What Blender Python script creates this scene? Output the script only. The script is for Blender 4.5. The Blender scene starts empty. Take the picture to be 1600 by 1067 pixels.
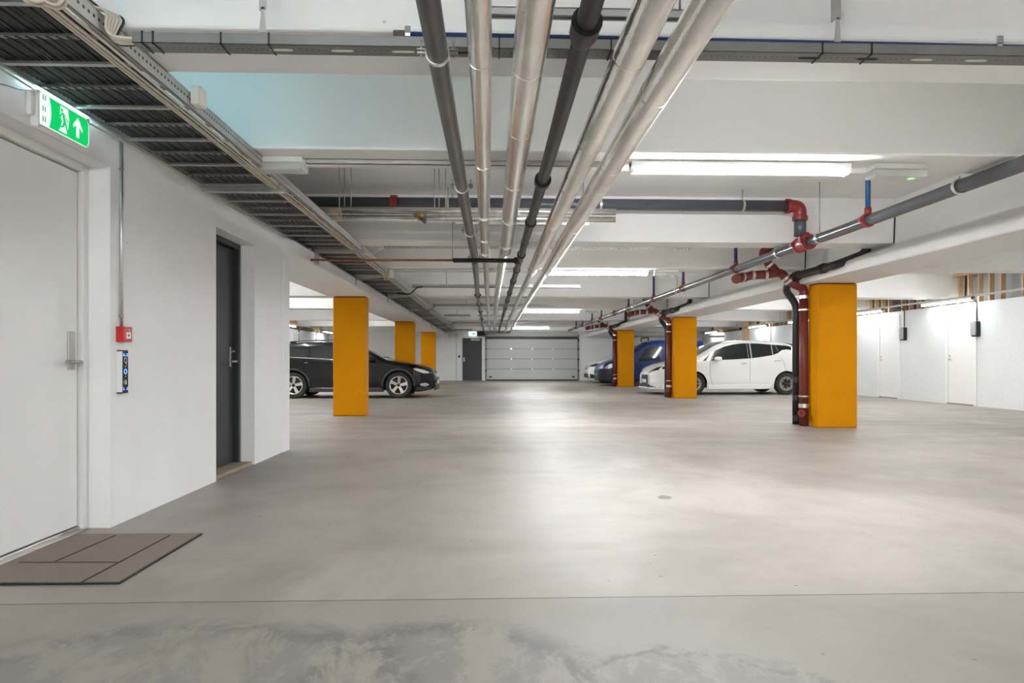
import bpy, math, random
from math import sin, cos, pi, sqrt, atan2, radians
from mathutils import Vector, Matrix
random.seed(7)
SC = bpy.context.scene
COL = SC.collection

# ------------------------------------------------------------------ camera
YAW = math.atan(32/1000.0)          # the lens looks a little to the right of the aisle
CAMZ = 1.0
cd = bpy.data.cameras.new('camera'); cam = bpy.data.objects.new('camera', cd); COL.objects.link(cam)
cam.location = (0, 0, CAMZ); cam.rotation_euler = (pi/2, 0, -YAW)
cd.sensor_width = 36; cd.lens = 22.5; cd.shift_y = 29.5/1600; cd.clip_start = .05; cd.clip_end = 200
SC.camera = cam
# ------------------------------------------------------------------ world, exposure
w = bpy.data.worlds.new('world'); SC.world = w; w.use_nodes = True
w.node_tree.nodes['Background'].inputs[0].default_value = (.9, .95, 1, 1)
w.node_tree.nodes['Background'].inputs[1].default_value = 0.0
vs = SC.view_settings
vs.view_transform = 'Standard'; vs.look = 'None'; vs.gamma = 1; vs.use_curve_mapping = False
vs.exposure = 3.55
SC.cycles.use_denoising = True
SC.cycles.max_bounces = 10; SC.cycles.diffuse_bounces = 7; SC.cycles.glossy_bounces = 4
SC.cycles.sample_clamp_indirect = 6
TUBE = 26.0                          # brightness of the fluorescent diffusers

# ------------------------------------------------------------------ measured picture -> place
_sa, _ca = sin(YAW), cos(YAW)
def P(px, py, X=None, Y=None, Z=None, t=None):
    xc = (px-800)/1000.0; yc = (563-py)/1000.0
    dx = _sa + xc*_ca; dy = _ca - xc*_sa
    if Z is not None: t = (Z-CAMZ)/yc
    elif Y is not None: t = Y/dy
    elif X is not None: t = X/dx
    return Vector((dx*t, dy*t, CAMZ+yc*t))

# ------------------------------------------------------------------ materials
def newmat(name):
    m = bpy.data.materials.new(name); m.use_nodes = True
    nt = m.node_tree; return m, nt, nt.nodes['Principled BSDF']
def math_n(nt, op, a, b=None, c=None, clamp=False):
    n = nt.nodes.new('ShaderNodeMath'); n.operation = op; n.use_clamp = clamp
    for i, v in enumerate((a, b, c)):
        if v is None: continue
        if isinstance(v, (int, float)): n.inputs[i].default_value = v
        else: nt.links.new(v, n.inputs[i])
    return n.outputs[0]
def mixc(nt, f, a, b):
    n = nt.nodes.new('ShaderNodeMix'); n.data_type = 'RGBA'
    for s, v in ((n.inputs[0], f), (n.inputs[6], a), (n.inputs[7], b)):
        if isinstance(v, (int, float)): s.default_value = v
        elif isinstance(v, (tuple, list)): s.default_value = (*v[:3], 1)
        else: nt.links.new(v, s)
    return n.outputs[2]
def coords(nt): return nt.nodes.new('ShaderNodeTexCoord').outputs['Object']
def noise(nt, vec, scale, detail=4, rough=.55, dist=0, stretch=None):
    if stretch:
        mp = nt.nodes.new('ShaderNodeMapping'); mp.inputs['Scale'].default_value = stretch
        nt.links.new(vec, mp.inputs[0]); vec = mp.outputs[0]
    n = nt.nodes.new('ShaderNodeTexNoise'); nt.links.new(vec, n.inputs['Vector'])
    n.inputs['Scale'].default_value = scale; n.inputs['Detail'].default_value = detail
    n.inputs['Roughness'].default_value = rough; n.inputs['Distortion'].default_value = dist
    return n.outputs['Fac']
def ramp(nt, f, a, b):
    n = nt.nodes.new('ShaderNodeMapRange'); nt.links.new(f, n.inputs[0])
    n.inputs[1].default_value = a; n.inputs[2].default_value = b; n.clamp = True
    return n.outputs[0]
def bump(nt, b, h, strength, dist=.01):
    n = nt.nodes.new('ShaderNodeBump'); n.inputs['Strength'].default_value = strength
    n.inputs['Distance'].default_value = dist; nt.links.new(h, n.inputs['Height'])
    nt.links.new(n.outputs[0], b.inputs['Normal'])
def mat(name, col, rough=.6, metal=0.0, var=0.0, vscale=6, bumps=0.0, bscale=40, stretch=None, coat=0, emit=None, estr=0, spec=None):
    m, nt, b = newmat(name)
    b.inputs['Base Color'].default_value = (*col, 1); b.inputs['Roughness'].default_value = rough
    b.inputs['Metallic'].default_value = metal
    if spec is not None: b.inputs['Specular IOR Level'].default_value = spec
    if coat: b.inputs['Coat Weight'].default_value = coat; b.inputs['Coat Roughness'].default_value = .04
    if var or bumps: c = coords(nt)
    if var:
        f = ramp(nt, noise(nt, c, vscale, 5, .6, .3, stretch), .3, .7)
        lo = tuple(x*(1-var) for x in col); hi = tuple(min(1, x*(1+var*.6)) for x in col)
        nt.links.new(mixc(nt, f, lo, hi), b.inputs['Base Color'])
    if bumps: bump(nt, b, noise(nt, c, bscale, 4, .6, .2, stretch), bumps)
    if emit:
        b.inputs['Emission Color'].default_value = (*emit, 1); b.inputs['Emission Strength'].default_value = estr
    return m

def wall_mat(name, col, specks=True, panel=False, rough=.75):
    m, nt, b = newmat(name); c = coords(nt)
    f = ramp(nt, noise(nt, c, 1.6, 6, .65, .6), .32, .68)
    base = mixc(nt, f, tuple(x*.955 for x in col), col)
    f2 = ramp(nt, noise(nt, c, 26, 4, .6), .35, .65)
    base = mixc(nt, math_n(nt, 'MULTIPLY', f2, .35 if panel else .12), base, tuple(x*(.8 if panel else .92) for x in col))
    if specks:
        v = nt.nodes.new('ShaderNodeTexVoronoi'); v.inputs['Scale'].default_value = 3.1; nt.links.new(c, v.inputs['Vector'])
        s = math_n(nt, 'LESS_THAN', v.outputs['Distance'], .022)
        base = mixc(nt, math_n(nt, 'MULTIPLY', s, .55), base, tuple(x*.35 for x in col))
    nt.links.new(base, b.inputs['Base Color']); b.inputs['Roughness'].default_value = rough
    b.inputs['Specular IOR Level'].default_value = .3
    bump(nt, b, noise(nt, c, 55 if not panel else 30, 5, .6), .12 if not panel else .3, .006)
    return m
MW = wall_mat('white_painted_concrete', (.88, .882, .88))
MCEIL = wall_mat('white_ceiling_concrete', (.82, .815, .80), rough=.6)
MPANEL = wall_mat('whitewashed_board', (.77, .785, .79), specks=False, panel=True)
MPLAIN = wall_mat('white_painted_wall', (.84, .84, .83), specks=False)

def floor_mat():
    m, nt, b = newmat('grey_concrete_floor'); c = coords(nt)
    sx = nt.nodes.new('ShaderNodeSeparateXYZ'); nt.links.new(c, sx.inputs[0]); X, Y = sx.outputs[0], sx.outputs[1]
    f = ramp(nt, noise(nt, c, .7, 8, .62, .8), .4, .6)
    base = mixc(nt, f, (.268, .236, .204), (.355, .32, .287))
    f = ramp(nt, noise(nt, c, 1.3, 8, .7, 1.4, (1, .45, 1)), .45, .64)
    base = mixc(nt, math_n(nt, 'MULTIPLY', f, .6), base, (.27, .25, .232))
    f = ramp(nt, noise(nt, c, .33, 5, .6, .5), .42, .58)
    base = mixc(nt, math_n(nt, 'MULTIPLY', f, .45), base, (.395, .357, .32))
    # wheel-swept streaks across the aisle
    f = ramp(nt, noise(nt, c, 1.0, 6, .7, .3, (.16, 2.6, 1)), .48, .62)
    far = ramp(nt, Y, 5.5, 9)
    base = mixc(nt, math_n(nt, 'MULTIPLY', math_n(nt, 'MULTIPLY', f, far), .38), base, (.20, .175, .148))
    # damp, trowelled stains in front: ragged rings and patches
    wob = noise(nt, c, 3.0, 7, .7, 1.0)
    fine = noise(nt, c, 4.2, 9, .78, .5, (1, .6, 1))
    fine = math_n(nt, 'MULTIPLY_ADD', fine, 1.0, .03)
    def ring(cx, cy, r, wd, sx_=1.0):
        dx = math_n(nt, 'MULTIPLY', math_n(nt, 'SUBTRACT', X, cx), sx_); dy = math_n(nt, 'SUBTRACT', Y, cy)
        d = math_n(nt, 'SQRT', math_n(nt, 'ADD', math_n(nt, 'MULTIPLY', dx, dx), math_n(nt, 'MULTIPLY', dy, dy)))
        d = math_n(nt, 'ADD', d, math_n(nt, 'MULTIPLY', math_n(nt, 'SUBTRACT', wob, .5), .35))
        e = math_n(nt, 'SUBTRACT', 1, math_n(nt, 'DIVIDE', math_n(nt, 'ABSOLUTE', math_n(nt, 'SUBTRACT', d, r)), wd), clamp=True)
        ins = math_n(nt, 'MULTIPLY', ramp(nt, math_n(nt, 'SUBTRACT', r, d), 0, .05), .55)
        return math_n(nt, 'MAXIMUM', e, ins)
    st = math_n(nt, 'MAXIMUM', ring(-1.05, 1.75, .66, .12, .75), ring(-.15, 1.95, .44, .12, 1.0))
    st = math_n(nt, 'MAXIMUM', st, ring(.62, 1.75, .4, .05, .8))
    st = math_n(nt, 'MULTIPLY', st, ramp(nt, fine, .46, .55))
    base = mixc(nt, math_n(nt, 'MULTIPLY', st, .9), base, (.115, .112, .115))
    # rusty tint patch left of the aisle
    f = ramp(nt, noise(nt, c, 1.1, 4, .5), .55, .8)
    base = mixc(nt, math_n(nt, 'MULTIPLY', f, .25), base, (.33, .262, .205))
    # fine pits
    v = nt.nodes.new('ShaderNodeTexVoronoi'); v.inputs['Scale'].default_value = 8; nt.links.new(c, v.inputs['Vector'])
    s = math_n(nt, 'LESS_THAN', v.outputs['Distance'], .06)
    s = math_n(nt, 'MULTIPLY', s, math_n(nt, 'GREATER_THAN', noise(nt, c, 9, 2), .53))
    base = mixc(nt, math_n(nt, 'MULTIPLY', s, .7), base, (.09, .08, .07))
    # dimmer foreground light painted into the colour in front of the sawn joint
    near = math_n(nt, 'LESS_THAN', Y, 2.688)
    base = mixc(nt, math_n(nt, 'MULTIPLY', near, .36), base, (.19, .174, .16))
    # sawn joint
    jn = math_n(nt, 'MULTIPLY', math_n(nt, 'SUBTRACT', noise(nt, c, 5, 6, .7), .5), .012)
    jd = math_n(nt, 'ABSOLUTE', math_n(nt, 'ADD', math_n(nt, 'SUBTRACT', Y, 2.688), jn))
    j = math_n(nt, 'LESS_THAN', jd, .0035)
    base = mixc(nt, j, base, (.03, .027, .025))
    nt.links.new(base, b.inputs['Base Color'])
    rg = math_n(nt, 'MULTIPLY_ADD', noise(nt, c, 2.2, 5, .6), .3, .36); nt.links.new(rg, b.inputs['Roughness'])
    b.inputs['Specular IOR Level'].default_value = .35
    bump(nt, b, math_n(nt, 'ADD', noise(nt, c, 30, 6, .65), math_n(nt, 'MULTIPLY', noise(nt, c, 2.5, 4), 2)), .1, .008)
    return m
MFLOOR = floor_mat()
MORANGE = mat('orange_yellow_paint', (.64, .255, .0), .6, spec=.1, var=.05, vscale=3, bumps=.08, bscale=60)
MGALV = mat('galvanised_steel', (.50, .50, .49), .42, .75, var=.12, vscale=9)
MGALVD = mat('dull_galvanised_steel', (.30, .30, .29), .5, .6, var=.15, vscale=9)
MZINC = mat('bright_zinc_steel', (.72, .72, .70), .3, .9, var=.1, vscale=12)
MIRON = mat('bare_steel_pipe', (.15, .145, .138), .36, .6, var=.25, vscale=14, stretch=(1, .3, 1))
MBLACK = mat('black_plastic', (.012, .012, .012), .45)
MDRAIN = mat('black_drain_plastic', (.022, .021, .021), .42, var=.15)
MGREY = mat('grey_painted_steel', (.125, .13, .14), .2, .3, var=.06)
MPGREY = mat('blue_grey_pipe', (.085, .095, .115), .3, .1, var=.1)
MRED = mat('red_pipe_fitting', (.27, .030, .026), .35, .0, var=.15, vscale=30)
MRBROWN = mat('red_brown_cast_iron', (.17, .026, .02), .4, 0, var=.15, vscale=10)
MBLUE = mat('blue_pipe', (.02, .09, .24), .4)
MBLUED = mat('dark_blue_pipe', (.012, .035, .13), .45)
MCOPPER = mat('copper_pipe', (.36, .15, .075), .4, .7, var=.3, vscale=20)
MCABLE = mat('black_cable', (.016, .016, .017), .33)
MBEIGE = mat('beige_cable', (.62, .55, .46), .5, var=.06)
MWHITEP = mat('white_plastic', (.80, .80, .77), .4)
MCREAM = mat('cream_box', (.70, .66, .58), .6, bumps=.1)
MTUBE = mat('lit_diffuser', (1, 1, 1), .5, emit=(.955, .985, 1.0), estr=TUBE)
MTUBEW = mat('lit_diffuser_dimmer', (1, 1, 1), .5, emit=(.955, .985, 1.0), estr=TUBE*.14)
MTUBEB = mat('lit_diffuser_soft', (1, 1, 1), .5, emit=(.955, .985, 1.0), estr=TUBE*.60)
MTUBEC = mat('lit_diffuser_bay', (1, 1, 1), .5, emit=(.955, .985, 1.0), estr=TUBE*.40)
MLDOOR = mat('white_door_laminate', (.80, .80, .785), .42, var=.02)
MFRAME = mat('off_white_frame', (.74, .73, .70), .5)
MDDOOR = mat('charcoal_door', (.036, .038, .042), .45, var=.1, vscale=2, stretch=(1, 1, .15))
MSTEEL = mat('brushed_steel', (.48, .46, .44), .3, .85, var=.1, stretch=(1, 1, .2))
MWOOD = mat('pine_wood', (.60, .42, .24), .6, var=.18, vscale=5, stretch=(6, 6, .6))
MWOODG = mat('greyed_wood_sill', (.34, .27, .2), .7, var=.2, vscale=8)
MDARKV = mat('dark_gap_fill', (.07, .055, .045), .9)
MGCON = mat('raw_grey_concrete', (.36, .36, .37), .85, var=.1)
MREDP = mat('red_plastic', (.50, .012, .010), .35)
MLEDB = mat('blue_led', (.02, .08, .8), .4, emit=(.05, .2, 1), estr=.28)
MICON = mat('pale_icon', (.7, .72, .75), .5)
MPANELD = mat('dark_glass_face', (.02, .022, .03), .15)
MGRN = mat('lit_green_sign', (.0, .30, .06), .35, emit=(.0, .42, .09), estr=.11)
MSIGNW = mat('lit_white_sign', (.85, .9, .88), .35, emit=(.86, 1, .93), estr=.06)
MCYAN = mat('sign_and_added_glow', (.8, .95, 1), .3, emit=(.48, .88, 1.0), estr=3.3)
MMATT = mat('brown_carpet', (.30, .24, .20), .95, var=.35, vscale=260, bumps=.8, bscale=300)
MRUB = mat('black_rubber', (.02, .019, .018), .7)
MGDOOR = mat('light_grey_door_panel', (.52, .52, .505), .45, var=.03)
MTYRE = mat('tyre_rubber', (.028, .027, .026), .75, bumps=.2)
MGLASS = mat('tinted_car_glass', (.010, .014, .014), .05, spec=.5)
MCHROME = mat('polished_alloy', (.78, .76, .73), .22, .9)
MCARW = mat('white_car_paint', (.82, .82, .80), .25, coat=.8)
MCARK = mat('black_car_paint', (.004, .004, .005), .2, coat=.35, spec=.25)
MCARB = mat('blue_car_paint', (.004, .028, .16), .3, coat=.4, spec=.3)
MTRIM = mat('dark_grey_trim', (.035, .036, .04), .55)
MSHADOWG = mat('panel_gap', (.03, .03, .03), .8)
MLAMPC = mat('clear_lamp', (.62, .64, .66), .12, .5)
MTAIL = mat('red_lamp', (.35, .01, .01), .2)
MTEAL = mat('teal_plate', (.03, .30, .27), .5)
MBRASS = mat('aged_brass', (.36, .25, .1), .5, .6)
MOLIVE = mat('dark_valve_handle', (.09, .06, .045), .5)

def foil_mat():
    m, nt, b = newmat('silver_foil_insulation'); c = coords(nt)
    n1 = noise(nt, c, 7, 5, .6, 1.2, (1, .35, 1)); n2 = noise(nt, c, 42, 5, .7, 1.5, (1, .5, 1)); n3 = noise(nt, c, 60, 3, .6, .5, (1, .25, 1))
    nt.links.new(mixc(nt, ramp(nt, n1, .3, .7), (.72, .685, .64), (.92, .90, .87)), b.inputs['Base Color'])
    b.inputs['Metallic'].default_value = .93
    nt.links.new(math_n(nt, 'MULTIPLY_ADD', n2, .10, .17), b.inputs['Roughness'])
    bump(nt, b, math_n(nt, 'ADD', math_n(nt, 'MULTIPLY', n1, .25), math_n(nt, 'MULTIPLY', n3, .35)), .55, .007)
    return m
MFOIL = foil_mat()

def perf_mat(name, col, u, period, v, v0, hu, hv, slot=None):
    """galvanised sheet with a row of punched holes along axis u (0..2), at height v0 on axis v"""
    m, nt, b = newmat(name); c = coords(nt)
    s = nt.nodes.new('ShaderNodeSeparateXYZ'); nt.links.new(c, s.inputs[0])
    fr = math_n(nt, 'ABSOLUTE', math_n(nt, 'SUBTRACT', math_n(nt, 'FRACT', math_n(nt, 'DIVIDE', s.outputs[u], period)), .5))
    a = math_n(nt, 'LESS_THAN', fr, hu)
    bb = math_n(nt, 'LESS_THAN', math_n(nt, 'ABSOLUTE', math_n(nt, 'SUBTRACT', s.outputs[v], v0)), hv)
    h = math_n(nt, 'MULTIPLY', a, bb)
    f = ramp(nt, noise(nt, c, 8, 4), .3, .7)
    base = mixc(nt, f, tuple(x*.85 for x in col), col)
    nt.links.new(mixc(nt, h, base, (.012, .012, .012)), b.inputs['Base Color'])
    nt.links.new(math_n(nt, 'MULTIPLY', math_n(nt, 'SUBTRACT', 1, h), .6), b.inputs['Metallic'])
    b.inputs['Roughness'].default_value = .45
    return m

# ------------------------------------------------------------------ mesh building
class MB:
    def __init__(s): s.v = []; s.f = []; s.s = []
    def add(s, vs, fs, smooth=False):
        o = len(s.v); s.v += [tuple(p) for p in vs]
        for f in fs: s.f.append(tuple(i+o for i in f)); s.s.append(smooth)
        return s
    def box(s, x0, x1, y0, y1, z0, z1):
        x0, x1 = sorted((x0, x1)); y0, y1 = sorted((y0, y1)); z0, z1 = sorted((z0, z1))
        vs = [(x, y, z) for z in (z0, z1) for y in (y0, y1) for x in (x0, x1)]
        return s.add(vs, [(0, 2, 3, 1), (4, 5, 7, 6), (0, 1, 5, 4), (2, 6, 7, 3), (0, 4, 6, 2), (1, 3, 7, 5)])
    def tube(s, pts, r, seg=12, caps=True, smooth=True):
        pts = [Vector(p) for p in pts]; n = len(pts)
        rs = r if isinstance(r, (list, tuple)) else [r]*n
        T = []
        for i in range(n):
            a = pts[i]-pts[i-1] if i > 0 else pts[1]-pts[0]
            b = pts[i+1]-pts[i] if i < n-1 else pts[-1]-pts[-2]
            if a.length < 1e-9: a = b
            if b.length < 1e-9: b = a
            T.append((a.normalized()+b.normalized()).normalized())
        up = Vector((0, 0, 1)) if abs(T[0].z) < .9 else Vector((1, 0, 0))
        N = (up - T[0]*up.dot(T[0])).normalized(); vs = []
        for i in range(n):
            N = (N - T[i]*N.dot(T[i])).normalized(); B = T[i].cross(N)
            for k in range(seg):
                a = 2*pi*k/seg; vs.append(pts[i] + (N*cos(a)+B*sin(a))*rs[i])
        fs = [(i*seg+k, i*seg+(k+1) % seg, (i+1)*seg+(k+1) % seg, (i+1)*seg+k) for i in range(n-1) for k in range(seg)]
        s.add(vs, fs, smooth)
        if caps:
            o = len(s.v)-len(vs)
            s.f.append(tuple(o+k for k in range(seg))[::-1]); s.s.append(False)
            s.f.append(tuple(o+(n-1)*seg+k for k in range(seg))); s.s.append(False)
        return s
    def ring(s, c, axis, ri, ro, h, seg=20):
        """flat hollow band: centre c, along axis"""
        c = Vector(c); ax = Vector(axis).normalized()
        up = Vector((0, 0, 1)) if abs(ax.z) < .9 else Vector((1, 0, 0))
        N = ax.cross(up).normalized(); B = ax.cross(N); vs = []
        for d, r in ((-h/2, ri), (-h/2, ro), (h/2, ro), (h/2, ri)):
            for k in range(seg):
                a = 2*pi*k/seg; vs.append(c+ax*d+(N*cos(a)+B*sin(a))*r)
        fs = [(j*seg+k, j*seg+(k+1) % seg, ((j+1) % 4)*seg+(k+1) % seg, ((j+1) % 4)*seg+k) for j in range(4) for k in range(seg)]
        return s.add(vs, fs, False)
    def lathe(s, c, axis, prof, seg=24, smooth=True):
        c = Vector(c); ax = Vector(axis).normalized()
        up = Vector((0, 0, 1)) if abs(ax.z) < .9 else Vector((1, 0, 0))
        N = ax.cross(up).normalized(); B = ax.cross(N); vs = []
        for d, r in prof:
            for k in range(seg):
                a = 2*pi*k/seg; vs.append(c+ax*d+(N*cos(a)+B*sin(a))*max(r, 1e-4))
        n = len(prof)
        return s.add(vs, [(j*seg+k, j*seg+(k+1) % seg, (j+1)*seg+(k+1) % seg, (j+1)*seg+k) for j in range(n-1) for k in range(seg)], smooth)
    def prism(s, poly, plane, a0, a1, smooth=False):
        """poly in a plane ('xy','xz','yz'), extruded from a0 to a1 along the third axis"""
        def m(p, a): return {'xy': (p[0], p[1], a), 'xz': (p[0], a, p[1]), 'yz': (a, p[0], p[1])}[plane]
        n = len(poly); vs = [m(p, a0) for p in poly]+[m(p, a1) for p in poly]
        return s.add(vs, [tuple(range(n))[::-1], tuple(range(n, 2*n))]+[(i, (i+1) % n, n+(i+1) % n, n+i) for i in range(n)], smooth)

def fillet(pts, rad, n=6):
    pts = [Vector(p) for p in pts]; out = [pts[0]]
    for i in range(1, len(pts)-1):
        a, b, c = pts[i-1], pts[i], pts[i+1]
        d1 = (a-b); d2 = (c-b); r = min(rad, d1.length*.49, d2.length*.49)
        p, q = b+d1.normalized()*r, b+d2.normalized()*r
        for k in range(n+1):
            t = k/n; out.append(p*(1-t)**2+b*2*t*(1-t)+q*t*t)
    out.append(pts[-1]); return out

def wloc(o):
    l = Vector(o.location)
    while o.parent: o = o.parent; l = l+Vector(o.location)
    return l
def obj(name, mb, m, parent=None, bevel=0, origin=None):
    me = bpy.data.meshes.new(name)
    if parent is not None: off = wloc(parent)
    elif origin is not None: off = Vector(origin)
    else:
        xs, ys, zs = zip(*mb.v); off = Vector(((min(xs)+max(xs))/2, (min(ys)+max(ys))/2, min(zs)))
    me.from_pydata([(v[0]-off.x, v[1]-off.y, v[2]-off.z) for v in mb.v], [], mb.f)
    me.polygons.foreach_set('use_smooth', mb.s); me.update()
    me.materials.append(m)
    o = bpy.data.objects.new(name, me); COL.objects.link(o)
    if parent is not None: o.parent = parent
    else: o.location = off
    if bevel:
        b = o.modifiers.new('bevel', 'BEVEL'); b.width = bevel; b.segments = 2; b.limit_method = 'ANGLE'; b.angle_limit = radians(40)
    return o
def tag(o, label, cat, group=None):
    o['label'] = label; o['category'] = cat
    if group: o['group'] = group
    return o
def thing(name, label, cat, loc=(0, 0, 0), group=None):
    o = bpy.data.objects.new(name, None); COL.objects.link(o); o.location = loc
    o.empty_display_size = .1
    return tag(o, label, cat, group)
def struct(name, mb, m, parent=None, bevel=0):
    o = obj(name, mb, m, parent, bevel, origin=(0, 0, 0) if parent is None else None)
    if parent is None: o['kind'] = 'structure'
    return o
def structroot(name, loc=(0, 0, 0)):
    o = bpy.data.objects.new(name, None); COL.objects.link(o); o.location = loc; o['kind'] = 'structure'
    return o
def dup(root, loc, label=None, rz=None, group=None):
    def cp(o, parent):
        c = o.copy(); COL.objects.link(c)
        if parent is not None: c.parent = parent
        for ch in [x for x in bpy.data.objects if x.parent is o]: cp(ch, c)
        return c
    r = cp(root, None); r.location = loc
    if rz is not None: r.rotation_euler = (0, 0, rz)
    if label: r['label'] = label
    if group: r['group'] = group
    return r
def B1(*a): return MB().box(*a)

# ================================================================== the room shell
XL, XR = -2.275, 10.55            # wall beside the camera, storage wall on the right
XLL = -8.0                        # far left wall behind the left bays
YE, YB = 31.7, -5.0               # end wall, wall behind the camera
YW = 7.25                         # where the left wall ends
H_R, H_S, H_C = 2.43, 2.15, 2.97  # rib underside, beam underside, slab
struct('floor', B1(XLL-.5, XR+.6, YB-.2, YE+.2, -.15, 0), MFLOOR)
ceil = struct('ceiling', B1(XLL-.5, XR+.6, YB-.2, YE+.2, H_C, H_C+.2), MCEIL)
for a, b in ((-3.9, -3.5), (-.6, -.2), (2.80, 3.235), (4.37, 4.80), (7.68, 8.05), (9.90, 10.25), (14.35, 14.80), (17.8, 18.2), (22.85, 23.2), (27.0, 27.4), (31.0, 31.35)):
    for x0, x1 in ((-2.42, 4.95), (5.12, XR+.3), (XLL-.3, -2.62)):
        if a < YW-.3 and x1 < 0: continue
        m = MB(); t = .035
        m.prism([(a, H_R), (b, H_R), (b+t, H_C+.01), (a-t, H_C+.01)], 'yz', x0, x1)
        struct('ceiling_rib', m, MCEIL, None, bevel=.012)
        if x1 == 4.95 and a > 4: struct('trim_joint', MB().prism([(a-.003, H_R+.004), (a+.01, H_R+.004), (a-.02, H_R+.40), (a-.031, H_R+.40)], 'yz', 4.912, 4.928), MBLACK)
def long_beam(x0, x1, s0, s1, y0, y1):
    # inverted T: wide ledge below, narrower stem above
    m = MB()
    lip = .15
    m.prism([(x0, H_S), (x1, H_S), (x1, H_S+lip), (s1, H_R-.01), (s1, H_C+.01), (s0, H_C+.01), (s0, H_R-.01), (x0, H_S+lip)], 'xz', y0, y1)
    struct('ceiling_beam', m, MCEIL, None, bevel=.02)
long_beam(4.65, 5.47, 4.93, 5.19, YB, YE)
long_beam(-2.95, -2.13, -2.67, -2.41, 7.055, YE)

# ---- left wall with two recessed openings
w1a, w1b = 2.68, 3.895             # white door opening
w2a, w2b = 5.365, 6.225             # dark door opening
HO1, HO2 = 2.155, 2.105
m = MB()
T0 = XL-.32
for a, b, z0 in ((YB, w1a, 0), (w1a, w1b, HO1), (w1b, w2a, 0), (w2a, w2b, HO2), (w2b, 7.055, 0)):
    m.box(T0, XL, a, b, z0, H_C)
m.box(T0, XL+.012, 7.055, YW, 0, H_S)
m.box(T0, T0-.15, YB, YW, 0, H_C)
struct('wall_left', m, MW)
m = B1(XLL-.2, XLL, YW, YE, 0, 2.27); struct('wall_far_left', m, MPANEL)
m = B1(XLL-.5, XLL-.3, YW-.3, YE, 0, H_C); struct('wall_far_left_backing', m, MGCON)
m = B1(XLL-.5, T0, YW-.3, YW-.12, 0, H_C); struct('wall_left_return', m, MW)
m = B1(XR, XR+.15, YB, YE, 0, 2.27); struct('wall_right', m, MPANEL)
m = B1(XR+.4, XR+.6, YB, YE, 0, H_C)
struct('wall_right_backing', m, MGCON)
m = B1(T0, XR+.6, YB-.2, YB, 0, H_C); struct('wall_back', m, MW)
# end wall, open where the garage door stands
GX0, GX1 = P(758, 594, Y=YE).x, P(905, 594, Y=YE).x
m = MB(); m.box(XLL-.5, GX0, YE, YE+.2, 0, H_C); m.box(GX1, XR+.6, YE, YE+.2, 0, H_C); m.box(GX0, GX1, YE, YE+.2, 2.24, H_C)
struct('wall_end', m, MPLAIN)

# wood studs above the storage walls
def studs(x0, x1, ys, name, side):
    for i, y in enumerate(ys):
        o = obj('wall_stud', B1(x0, x1, y, y+.045, 2.27, 2.96), MWOOD, None)
        tag(o, 'upright pine stud above the white boards of the %s storage wall' % side, 'stud', 'pine studs above the %s storage wall' % side)
ys = []
y = 8.6
while y < 31:
    ys.append(y); y += (.30 if int(y*1.7) % 3 else .55)
studs(XR+.02, XR+.12, ys, 'r', 'right')
studs(XLL-.12, XLL-.02, [y for y in ys if y > 20], 'l', 'left')
o = obj('top_plate', B1(XR+.0, XR+.14, 8, YE-.02, 2.90, 2.968), MWOOD); tag(o, 'long pine plate along the top of the studs over the right storage wall', 'wood plate')
o = obj('dark_gap_sheet', B1(XR+.22, XR+.25, 15.6, YE-.02, 2.272, 2.96), MDARKV); tag(o, 'dark sheet for the dark gap behind the pine studs of the right storage wall', 'boarding')  # dark sheet stands in for the dark, open gap behind the studs
o = obj('dark_gap_sheet', B1(XLL-.25, XLL-.22, 18, YE-.02, 2.272, 2.96), MDARKV); tag(o, 'dark sheet for the dark gap behind the pine studs of the left storage wall', 'boarding')
# board seams on the right wall
for y in (12.25, 13.05, 15.6, 19.3, 20.5, 22.2):
    struct('trim_seam', B1(XR-.002, XR+.001, y, y+.006, .01, 2.26), MFRAME)

# ================================================================== doors
def door_wall_left_white():
    r = structroot('door_1', (XL-.2, (w1a+w1b)/2, 0))
    y1 = w1b
    m = MB()
    xf = XL-.125
    m.box(xf-.09, xf, y1-.052, y1, 0, HO1); m.box(xf-.09, xf, w1a, w1a+.052, 0, HO1); m.box(xf-.09, xf, w1a+.052, y1-.052, HO1-.045, HO1)
    obj('door_frame', m, MFRAME, r, bevel=.004)
    obj('frame_rebate', B1(xf-.10, xf-.075, w1a+.04, y1-.04, .03, HO1-.03), MSHADOWG, r)
    obj('door_leaf', B1(xf-.07, xf-.03, w1a+.058, y1-.060, .032, HO1-.054), MLDOOR, r, bevel=.002)
    m = MB(); m.box(xf-.088, xf-.02, w1a+.053, y1-.053, 0, .026); m.box(xf-.02, xf+.02, w1a+.01, y1-.03, 0, .012)
    obj('threshold', m, MSTEEL, r, bevel=.003)
    # escutcheon and lever
    p0 = P(105, 545, X=xf-.03); p1 = P(116, 545, X=xf-.03)
    h = obj('door_handle', B1(xf-.03, xf-.023, p0.y, p1.y, .945, 1.168), MSTEEL, r, bevel=.002)
    zc = .991
    m = MB(); yc = (p0.y+p1.y)/2
    m.tube([(xf-.025, yc, zc), (xf+.03, yc, zc)], .011, 12)
    m.tube([(xf+.03, yc+.004, zc), (xf+.03, yc-.125, zc)], .0095, 12)
    obj('lever', m, MSTEEL, h)
    m = MB().lathe((xf, y1-.028, 1.17), (1, 0, 0), [(0, .007), (.003, .007), (.003, 0)], 12); obj('screw_cap', m, MWHITEP, r)
door_wall_left_white()
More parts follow.
